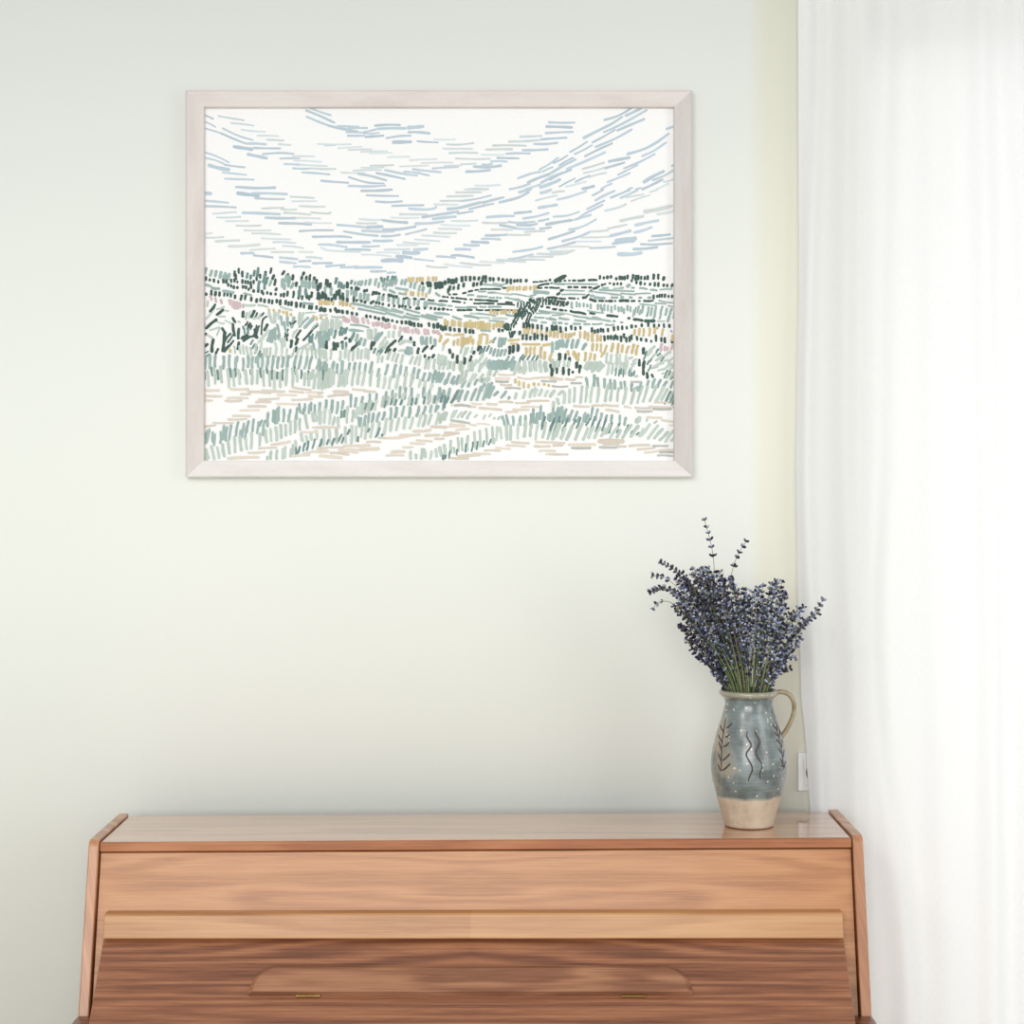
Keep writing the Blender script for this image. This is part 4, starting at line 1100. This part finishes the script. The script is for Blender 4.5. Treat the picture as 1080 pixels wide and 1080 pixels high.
dabs(580, 280, '''D 42 3 27|422 100 44,455 105 30,485 100 34,515 95 34,560 112 30,590 105,610 105,630 105,655 98 44,700 95 50,725 105 55,745 102 50,770 105,800 105,825 102 46,875 95 54,915 95 54,960 110 42 12;
D 30 3 26|440 165 24,540 158,570 155,600 155,690 130,730 145 36,765 150 40,800 155,845 158,885 158 44,915 160 44,960 168 32,990 170 34,1030 170 40 14,875 265 44,905 260,925 256 38,945 256 40,970 256 40,1000 262,1030 262 36;
T 52 0 20|185 335 60,225 330,250 335 40,285 335 40,315 338 34,345 345,405 350,430 350,460 355 60,490 360 60,520 370 60,550 355 50,580 370,605 370,625 385,655 360,680 370,440 380;
T 72 14 20|720 385,745 372,780 370,825 390 90,855 390 80,890 390 90,940 390 100 20,980 390,1020 390 60 18,880 430 50,930 430 60,1000 450 60,1045 420 60,705 405,760 395 50;
D 44 -2 25|15 525 52,35 530,55 525,90 537 54,135 537 42,180 525 48,215 532 40,258 528 36,355 545 52,380 560,405 552,430 545,450 550,490 545 40,540 535 48,575 530,610 525 42,648 525 34,690 515 38,725 515 28,775 505 34,830 500,880 510,920 506 34,962 508,1008 510 36;
D 46 -3 26|460 615 56,490 608,515 606,540 610,555 600,570 612,600 620 60,625 595 50,645 628 52,672 620 56,690 605 52,735 615 44,770 625 36,812 630 36,855 640 30,895 615 66,940 625 46,970 630 56,1030 640 40;
Y 48 8 25|35 585 52,65 585,105 590,135 592,160 595,180 590,205 578 36,5 580 50;Y 68 2 25|255 585,295 585 74,320 600 84,360 605 86,400 612 70,430 616 60;
Y 66 6 25|715 565 60,755 560,790 565 78,840 560 80,885 552 60,905 530 24,950 565 72 14,1035 610 60;
Y 80 8 26|360 690 74,395 690 70,430 697 84,465 712 90 32,440 755 50 20,525 692 84 20,575 700 96,610 700 76,655 710 76 26,700 705 92 22,735 715 96 20,155 738 50 -12,200 740 50,215 760 70 -22,240 772 80,298 770 88,340 770 72 14,378 775 66;
T 76 18 26|20 690 96 -4,55 685 60,75 680 66,100 655 70,145 660,190 662 86,230 660 80 26,290 685 66 40 30;
D 60 0 32|790 720 64,755 820 66 0 20,790 845 56,85 770 66,130 770 64 6 24,165 795 50,225 840 60,255 855 40,15 850 40;
R 68 8 28|940 690 76,970 700 50,990 702 40,1030 690 56 24;
S 92 8 22|480 780,515 790,560 790,590 790,640 795,600 840 60,650 830 60,20 830,60 840,120 840,160 830 60;S 70 42 30|310 840,355 845,380 845,420 850;S 30 60 22|680 780,715 800,700 830;
S 56 62 22|860 700,840 740 50 50,880 760,920 782,985 750 60 80,1020 800 60 60,1000 850 60 80,900 840 40 70;K 48 26 17|905 720 40 24,800 770 60 24,830 820 44 26,850 800 36 20,920 750 34 40,950 790 40 36,810 740 40 20''')
lines(580, 280, '''D34 45 130 85 105 130 88;D22 60 130 110 105;D18 80 135 95 132;D18 122 128 132 128;D18 160 127 170 127;D20 195 127 215 127;D22 240 128 290 123;D24 330 123 395 123;D20 455 160 470 155;D20 503 150 508 150;D18 5 185 75 188;D20 155 183 180 183;D20 205 183 235 183;D20 270 185 305 185;D20 330 185 350 187;
D24 370 195 415 175;D22 340 218 352 212;D18 310 258 328 245;D24 280 272 305 268;D28 95 210 108 208;D24 70 240 82 232;D22 5 270 60 275;D20 85 280 130 280;D20 160 275 210 278;D16 235 280 240 280;D26 340 285 385 300;D22 415 298 450 300;D18 470 300 485 300;D24 500 300 525 300;D18 548 300 553 300;D24 590 298 660 298;D22 690 300 715 298;D18 750 300 760 300;D22 795 298 870 296;
D34 5 310 60 315;D34 70 318 110 322;D28 140 328 152 312;D22 30 368 55 368;D22 85 375 105 378;D20 130 380 140 380;D22 175 385 230 395;D24 235 395 300 410;D24 340 403 375 405;D24 485 422 570 430;D26 662 445 670 445;D24 710 455 780 465;D28 805 468 880 468;
T14 60 155 400 158;T14 130 210 290 215;T14 100 245 295 245;T14 330 220 390 225;T18 420 205 560 212 710 218;T14 390 225 600 250;T14 600 235 720 245;T14 720 240 850 235;T24 345 255 370 258;T16 510 240 575 245;T24 380 270 460 275;T20 520 270 570 270;T24 605 268 620 268;T22 675 270 690 270;T20 755 272 770 272;T26 830 272 850 270;T18 445 190 490 188;T18 595 188 620 188;
T30 655 175 670 165;T22 695 188 710 188;T20 760 190 820 200;T20 850 205 900 210;T16 930 205 1030 200;T14 760 325 900 340;T14 920 295 1040 315;T14 890 320 980 325;T14 1000 340 1045 350;T14 320 380 450 400;S14 0 390 130 405 230 430;T14 200 425 320 440;T18 310 445 420 455 510 470;T16 0 440 50 455;T20 80 445 160 455;T16 210 460 300 472;T14 360 435 430 450;T20 200 492 255 495;T20 290 495 335 495;
T16 360 495 440 490;T20 32 487 48 487;T20 78 487 92 487;T20 130 492 150 492;T20 535 470 548 470;T20 600 480 612 480;T14 470 500 540 500;S16 540 195 610 195;S16 910 470 970 470;T18 1022 550 1030 560''')
# foreground: grasses and paths
dabs(210, 380, '''T 120 4 25|50 20,92 15,135 10,205 20 120,255 10 120,310 25 110,370 35 120,412 10,450 20,500 12,530 20,575 15 110 14,620 15 120 14,665 20 110 14,705 15 100 14,750 10 110 18,810 10 110 22,850 20 120 25,900 20 120 28,940 20 120 30,1005 30 100 28,1050 50 90 30,320 -10 60,480 -5 60;
K 85 -8 19|48 130 70 -8,108 95,158 122,262 105,305 105,345 130 50,435 100 50,520 105 90,573 90 50,615 120 90 2,660 130 70 2,705 125 100 2,812 85 80,862 118 80 4,920 125 85 4,1050 120 90 15;
S 150 -12 25|75 155,130 130,185 120,245 150 170,290 150 150,335 140 140,395 140 130,445 140 140 0,490 140 130 4,545 150 150 -4,595 155 140 -4,635 165 160 0,685 165 140 2,735 140 160 10,787 140 160 -2,822 130 120 -12,890 160 120 10,930 160 120 12,970 180 130 12,1010 180 130 14,1045 190 130 14,955 120 90 20,1000 100 80 20,1070 100 80 25;
T 115 22 22|58 650 130 25,75 640 130 28,52 640 60 -10,115 650 100 0,130 670 110 10,180 650 110 4,205 610 130 12,230 620 130 14,262 610 140 20,320 580 130 22,345 640 110 10,370 590 130 18,395 610 120 18,410 560 110 18,455 550 120 12,495 570 110 18,540 590 100 8,520 530 60,550 530 60,580 500 130 6,625 470 110 8,640 480 120 0,660 470 140 2,672 450 130 2,712 465 120 6,765 450 80 14,755 490 70 4,825 450 110 8,820 470 90 14,850 405 90 -12,890 400 80 6,880 430 60 10,930 410 90 12,945 390 80 4,975 410 80 2,1015 400 90 8,1070 370 80 4;
S 120 -10 25|55 790 110 -30,70 790 90 -24,115 780 130 -30,160 780 110 -20,205 760 120 -18,250 735 120 -14,300 710 150 -6,350 700 140 -14,398 705 110 -12,440 680 150 4,510 670 120 2,565 640 120 -12,605 630 120 -8,650 620 130 -10,690 600 130 -6,730 590 110 -4,770 570 130 0,808 560 120 2,850 540 110 2,905 515 130 -22,960 480 90 -12,985 480 80 -6,1020 480 110 6,1055 480 90 8;
S 80 6 24|575 825 40,605 800 80,655 795 90,705 790 100,725 775 110,790 750 90,775 780 80,815 700 60 -10,865 645 90 -14,905 670 80 -6,945 640 80 -6,990 630 90 -8,1050 650 140 4;K 80 22 18|815 770 80 4,845 750 60 14,885 735 80 18,915 720 90 16,965 705 90 24,1025 695 70 26,835 770 50''')
lines(210, 380, '''N18 40 253 165 253;N18 265 243 415 243;N18 355 285 430 285;N18 415 265 600 275;N22 535 255 720 264;N16 785 228 940 250;N16 762 260 878 272;N16 905 272 1040 275;N16 660 292 820 296;N20 930 302 1040 306;N18 40 300 190 303;N18 240 318 410 320;N18 220 342 355 340;N16 505 330 675 322;N18 480 352 600 350;N16 785 335 950 328;
N16 40 338 110 338;N16 655 368 830 372;N18 415 388 560 388;N16 345 423 505 420;N16 285 468 430 472;N16 245 498 400 493;N16 118 527 290 527;N16 45 560 140 548;N18 958 568 1180 568;N16 855 605 1000 600;N18 610 712 765 685;N16 690 695 760 685;N16 505 743 655 738;N16 415 782 555 772;N22 245 828 340 820 500 818;N18 780 810 930 800;N18 870 795 1000 765;N18 1010 740 1080 740;N18 950 770 1090 768''')
dabs(335, 380, '''T 88 12 25|20 50,70 70,130 50,165 70 90 4,205 60 120 8,265 60,312 60,355 55,402 65,450 60 110 24,512 105 80 18,580 80 100 28,650 90 120 22,700 80,740 95 90 22,810 110 110 18,850 115 90 20,895 140 80 26,940 140 80 22,985 120 80 26,970 160 90 10,1010 150 80,1040 140 80 40,1075 185 50;K 60 8 18|45 140,40 120;
S 135 16 26|20 170,70 170 140 10,95 150 170 8,115 150 160 8,135 150 120 8,180 170 120 14,200 170 100 14,230 150 150 14,250 140 130,300 150 140 24,345 150 120 20,385 155 130 24,450 150 150 18,515 170 120 14,560 190 110 18,610 190 120 22,670 180 130 24,740 170 150 22,790 170 120 22,860 195 80 20,905 220 100 10,960 220 60 18;
T 105 10 24|15 400,70 380 100,120 390 120,165 400 110 14,210 375 80 14,280 340 120 4,320 355 90 14,375 345 90 16,435 330 100 12,490 330 110 20,575 310 100 12,632 290 90 4,695 270 110 8,740 280 110 10,790 285 110 8,895 275 100 4,940 290 90 14,1030 265 80 6,1065 280 60 8;
S 105 18 25|20 480 130 2,60 470 140 10,100 480 130 8,135 510 80,175 520 90 -6,250 460 150 8,295 470 110 14,330 440 100 20,360 410 100 20,380 410,405 400 90,440 390 110 24,490 380 100 18,550 350 100 20,590 340 80,650 330 110 26,720 320 100 26,770 340 90,840 330 100 24,900 320,940 330 90 22,980 330 80,1010 320;
K 62 16 20|200 455 70 4,225 450 70 8,405 390 60,460 392 70 26,570 372 66 20,620 350 60,660 355 60,705 355 50,795 350 70,830 345 60,900 340 70,990 330 70,1045 315 90 20,1070 320 60,1055 300 60;
T 98 16 24|350 520 90 -10,400 510 100 10,430 490 90 10,465 485 90,510 480 90 26,555 470 80 26,615 450 110 8,660 440 100,720 430 100 22,775 440 100 14,845 430 100 26,900 420 80 28,955 410 70 14,1000 410 70 20,1060 395 60 10,360 510 60;
S 122 14 25|50 650 140 -2,100 640 120 -6,160 640 130 -6,235 630 150 -4,285 630 170 4,325 620 140 0,370 590 130 12,410 600 140 24,455 590 140 24,510 580 130 26,570 560 150 26,620 550 110 14,675 540 120 28,735 530 110 20,790 530 110 30,860 510 110 30,900 510 110 28,945 500 100 34,1010 490 110 28,1050 480 90 30,1075 470 80;
K 66 22 18|25 700 70,85 690 50,130 690 70 26,190 655 70 34,210 675 60 20,260 605 50 22,340 665 50 4,430 590 40,512 605 80 28,495 640 30,545 632 30 8,15 725 40;
S 78 0 25|785 800,830 812 50,878 790 100 10,910 800 60,955 800 80 14,1000 780 80 -10,1035 765 80 -12,1070 760 100 -8,900 780;K 40 6 20|1060 820,1075 815''')
lines(335, 380, '''N18 0 300 40 303;N18 0 275 40 272;N18 135 263 255 268;N18 90 305 255 288;N18 140 292 260 286;N16 295 243 400 250;N18 390 258 485 265;N18 0 568 100 568;N16 0 765 90 768;N16 0 740 220 735;N18 220 720 440 716;N18 110 780 260 795;N22 20 805 110 812 200 822;N22 185 760 330 775;N18 250 750 400 755;N24 360 752 515 745;N16 415 690 530 690;N14 515 655 590 658;N22 590 655 680 652 760 640;N20 700 630 860 628;
N20 808 598 950 588;N20 910 635 1025 630;N16 835 675 965 685;N18 785 698 900 703;N18 720 732 805 733;N22 625 772 730 770;N18 580 803 725 803;N18 960 560 1080 568;N16 990 662 1060 662;N14 1060 638 1080 636''')
dabs(460, 380, '''S 82 10 23|30 40,62 40,100 40,150 50,200 45,280 50 90,310 60 70,370 60 80 20,220 60,330 20 60 20,395 40 60 40,420 20 40 40;T 80 14 30|450 40 90 4,480 40,505 45,525 35,550 45,575 40,600 40,635 30 70 36,645 60 60 26;S 82 -8 28|670 85 70 20,700 70,720 80 60 30,750 60,800 50 100,840 50 90,880 55 100,930 50 90,975 30 60,690 40 60 20,740 100 40,1020 40 60;
D 60 2 26|180 8 46,238 15 50,285 0 20,975 100 80 4,1018 88 60,1072 90 75,965 50 40;
T 78 34 24|10 130,45 145 90 40,10 115 30 20,100 150 100 36,140 165 70 36,182 165 90 24,150 190 40,230 200 70 40,280 195 70 30,335 185 60 30,390 170 40 30;S 74 40 24|215 140 110 20,245 135 110 30,205 170 60,300 150 80,320 140 60,380 145 70,440 130 80 10,440 165 40,410 170 50,455 100 60 4,500 110 60;
T 104 40 25|28 270 90 6,60 300 110 10,100 290 120 36,70 370 100 30,10 400 40,180 290 90 30,205 300 110 40,255 300 90 34,315 290 110 50,360 280 130 40,420 265 150 50,445 250 140 60,465 270 110 50,505 282 50 50,568 290 70 56,615 317 32 14,20 310 60,395 230 80 40;
K 82 36 22|45 325 60 30,145 325 80 44,95 335 60 30,175 275 50 20,75 360 90 20;
Y 42 0 26|668 175 46,700 195 50,740 210 62,780 218 44,825 203 36,865 202 30,912 202 26,950 213 24;
S 72 26 22|670 300 60 16,742 290,800 280 80,840 275 70,880 270 70,930 280 60,982 280 60 40,1050 275 50 50,1025 345 60 -10,985 370 60 6,830 250 50;S 70 44 22|20 490 80,50 480,80 470,140 460 80,160 450,200 460 60,235 455,275 465 70,335 470 36 34,405 480 50 22,455 465 36 24,490 490 20 20,530 487 34 26,50 500;
T 100 -14 25|570 515 90 -26,600 500 90 -22,650 512 90 -6,710 510 90 4,750 510 100 10,560 480 30;T 122 12 26|800 500 110,820 470 130 0,845 490 100,860 490,880 440 130,910 510 80,900 500,945 480 60,960 480 80 14,985 430 120,1005 480 90,1050 450 130 26,1020 480,1070 480;
K 104 36 19|905 530 120 34,965 490 60 14,990 530 110 40,1030 550 90 40,1075 500 80 30,1078 570 60;
S 140 14 28|595 610 140 -6,628 610 140 2,690 600 140 8,750 580 150 16,800 590 120 16,848 610 140 20,910 590 150 30,955 610 130 36,1000 600 150 48,1062 620 90 30,1030 590 120 40;
S 130 -6 25|35 770 90 -20,75 750 90 -18,125 730 120,185 710 130,220 710 120,265 700 140 8,325 670 150 -8,370 660 150 -4,425 640 140 -6,475 630 150 -4,510 620 130 10,545 615 110 -16,485 680 60,150 760 60;K 66 10 18|60 815 50,80 815 40,115 795 80,175 775 60,250 740 80 8,305 730 90 16,345 720 80,400 705 60 14,452 690 60 26''')
lines(460, 380, '''N18 530 120 660 122;N20 500 155 620 155;N16 545 205 635 208;N18 690 145 800 158;N20 810 152 960 145 1065 160;N14 130 380 220 370;N16 300 365 385 368;N20 430 368 510 372;N20 365 403 550 418;N20 535 352 645 355;N16 670 360 790 358;N16 770 345 950 342;N18 650 415 780 418;N18 720 395 865 395;N18 590 437 685 432;N18 0 562 230 550;N22 120 540 240 552;N18 170 590 275 580;N24 75 612 190 615;N18 55 635 160 620;
N16 0 662 65 662;N14 0 628 30 628;N14 345 535 450 545;N16 280 540 340 550;N16 270 395 330 395;N18 640 690 780 700;N16 595 718 750 728;N18 505 740 625 748;N18 410 762 540 765;N20 310 788 455 792;N24 190 810 370 800;N20 120 825 270 828;N18 840 690 1080 700;N20 830 725 960 725;N18 990 718 1060 718;N18 870 765 1005 765;N18 930 793 1110 795;
A24 505 178 605 180;A20 585 235 650 233 710 238;A20 890 175 1010 180;A20 980 218 1110 220;A24 160 382 285 385;A26 130 508 200 518 280 530''')
dabs(580, 380, '''D 58 2 28|20 105 64,60 85 60,115 90 66,160 100 68,225 40 62 10,250 80 66,193 100 14,15 60 40,755 25 56,790 75 110,820 128 62 -6,865 132 40 -20,795 20 40;
S 80 50 30|330 50,400 50 90 70,375 70,430 65 70 70;S 92 16 22|490 70 120 16,525 70 100 12,560 60 80,590 80 100,620 70 110,645 80 90,690 60 50 50,710 30 30 60,680 100 80,30 30 50,80 30 60,155 30 60;K 60 6 16|555 100 70,585 110 60,620 110 70,670 105 60,710 110 50,600 90,690 120 40;
S 34 90 20|880 60,925 35 40 110,940 80 30 120,960 110 20 80,730 135 20 60,960 10 40 110;S 70 40 20|1020 70,1000 120,1045 40,1030 130;K 46 20 15|840 65 60 30,970 135 40,1010 110 40,985 100 40,830 20 40 20,1030 150 30;
T 86 -6 26|310 190 100 -12,372 170 110 6,405 190 100 -10,460 195 90 2,508 200 90 4,548 205 90 -4,600 210 70 -8,632 215 90 -8,690 230 80 4,760 220 90 24,825 205 80 18,875 195 90 26,922 195 80 34,972 200 60 40,1030 205 70 30,740 240 50;
S 150 12 27|20 280 70 50,88 275 40 50,120 315 110 4,165 300 130 4,205 290 140 8,265 290 160 16,305 285 150 14,350 290 150 20,405 290 140 18,480 275 160 30,520 270 160 24,575 290 130 16,630 300 150 30,700 300 150 36,760 290 160 50,805 285 150 46,870 280 150 66,925 290 150 80,965 290 110 60,1000 310 90 40,70 348 60 -14,28 375 60 8,1020 300 80 50;K 80 44 18|1000 300 90 44,1030 320 90 40,1040 350 70 26,975 350 50 20;
T 104 26 25|20 460 110,60 450 120,100 440 110 10,130 460 110 18,175 470 110 36,215 470 90 40,290 480 90 20,310 490 80,350 450 120 26,395 460 110 22,430 480 80 18,475 490 70 14,520 490 70 10,590 500 90 2,635 515 80 14,240 500 60 30,145 500 80;
K 112 36 19|20 540 120,70 530 120,55 560 90,130 545 120 50,190 555 120 60,240 530 100 40,320 520 70,360 540 140 44,405 555 110 40,455 545 110 36,510 570 100 30,575 575 90 20,645 580 80 40,715 590 90 60,690 610 40 20,800 590 90 80,740 620 30;
S 130 44 28|50 600 150 60,110 620 110 40,165 610 140 60,245 600 160 70,300 620 120 50,345 610 110 50,400 610 110 60,450 610 80 50,490 580 100 40,540 610 110 80,580 620 80 40,650 600 130 90,715 600 110 80,770 610 80 50,805 590 120 90,870 605 130 100,915 620 100 90,960 640 90 90,1010 640 120 90,1040 660 60;S 62 6 40|755 498,822 498 50 20 22,890 522 30 40 18,735 510 50''')
lines(580, 380, '''N20 0 155 105 160;N18 135 158 210 165;N16 220 143 275 143;N20 205 385 330 390;N18 355 383 445 385;N20 445 375 575 385;N20 475 418 580 435;N18 630 390 680 402;N18 720 400 850 403;N16 840 390 1048 398;N14 890 355 1005 355;N18 820 478 940 485;N18 945 505 1048 520;N16 1010 550 1048 550;N18 0 690 125 697;N18 30 720 105 718;N24 160 712 380 710;N34 420 683 615 683;N22 455 705 580 700;N18 560 730 640 728;N22 672 722 840 715;N18 740 752 885 740;N18 800 780 920 765;N18 920 760 1048 755;N16 0 793 150 795;N14 0 762 45 765;
A20 180 193 265 193;A20 685 183 760 183;A24 740 430 860 430;A22 872 410 1020 412;A22 185 740 340 740;A24 420 733 560 735;A20 870 723 995 723;A18 930 777 1048 777;A22 910 803 1048 810''')
# assemble
a_, b_ = P(IX0 - 6, IY1 + 6, PRD), P(IX1 + 6, IY0 - 6, PRD)
nb = len(PV)
PV += [Vector((a_.x, PRD - 4, a_.z)), Vector((b_.x, PRD - 4, a_.z)), Vector((b_.x, PRD - 4, b_.z)), Vector((a_.x, PRD - 4, b_.z))]
PF.append((nb, nb + 1, nb + 2, nb + 3))
PC += [lin((248, 248, 248))] * 4
# thickness of the sheet
yb = PRD - 4 + 0.0006
PV += [Vector((a_.x, yb, a_.z)), Vector((b_.x, yb, a_.z)), Vector((b_.x, yb, b_.z)), Vector((a_.x, yb, b_.z))]
PC += [lin((248, 248, 248))] * 4
PF += [(nb + 7, nb + 6, nb + 5, nb + 4), (nb, nb + 4, nb + 5, nb + 1), (nb + 1, nb + 5, nb + 6, nb + 2), (nb + 2, nb + 6, nb + 7, nb + 3), (nb + 3, nb + 7, nb + 4, nb)]
M_PRINT = m_attr('printed_paper', 'tint', 0.85, 0.1)
po = mesh_obj('print', PV, PF, M_PRINT, pic, pic_loc)
add_attr(po, PC)

# ================================================================ light and camera
w = bpy.data.worlds.new('World')
SC.world = w
w.use_nodes = True
nt = w.node_tree
bg = nt.nodes['Background']
bg.inputs[0].default_value = (0.985, 1.0, 0.995, 1)
bg.inputs[1].default_value = 0.52
def area(name, loc, target, sx, sy, power, col=(1, 1, 1)):
    l = bpy.data.lights.new(name, 'AREA')
    l.shape = 'RECTANGLE'
    l.size, l.size_y = sx, sy
    l.energy = power
    l.color = col
    o = bpy.data.objects.new(name, l)
    COL.objects.link(o)
    o.location = loc
    d = Vector(target) - Vector(loc)
    o.rotation_euler = d.to_track_quat('-Z', 'Y').to_euler()
    return o
area('daylight_rear_window', (-0.8, -8.0, 2.9), (-0.3, 0, 2.2), 4.6, 3.0, 286, (1.0, 1.0, 0.98))
area('daylight_right_window', (2.1, -1.9, 1.9), (0.2, -0.5, 1.6), 0.8, 1.8, 11, (1.0, 1.0, 1.0))
area('daylight_outside_door', (1.35, 1.0, 1.45), (1.35, 0, 1.4), 1.5, 2.4, 14, (1.0, 1.0, 1.0))
area('panel_sheen_light', (-0.95, -2.3, 2.75), (-0.95, -2.3, 0), 0.5, 0.4, 17, (1.0, 0.97, 0.90))  # added light without a fixture, for the sheen on the piano's left panel
cam = bpy.data.cameras.new('camera')
cam.sensor_width = 36.0
cam.lens = F / 1080 * 36.0
cam.shift_y = -(540 - HOR) / 1080.0
cam.clip_end = 100
co_ = bpy.data.objects.new('camera', cam)
COL.objects.link(co_)
co_.location = (0, -WALL_D, CAM_H)
co_.rotation_euler = (math.radians(90), 0, 0)
SC.camera = co_
SC.view_settings.view_transform = 'Standard'
SC.view_settings.look = 'None'
SC.view_settings.exposure = 0.0
SC.view_settings.gamma = 1.0
SC.view_settings.use_curve_mapping = False
SC.cycles.max_bounces = 8
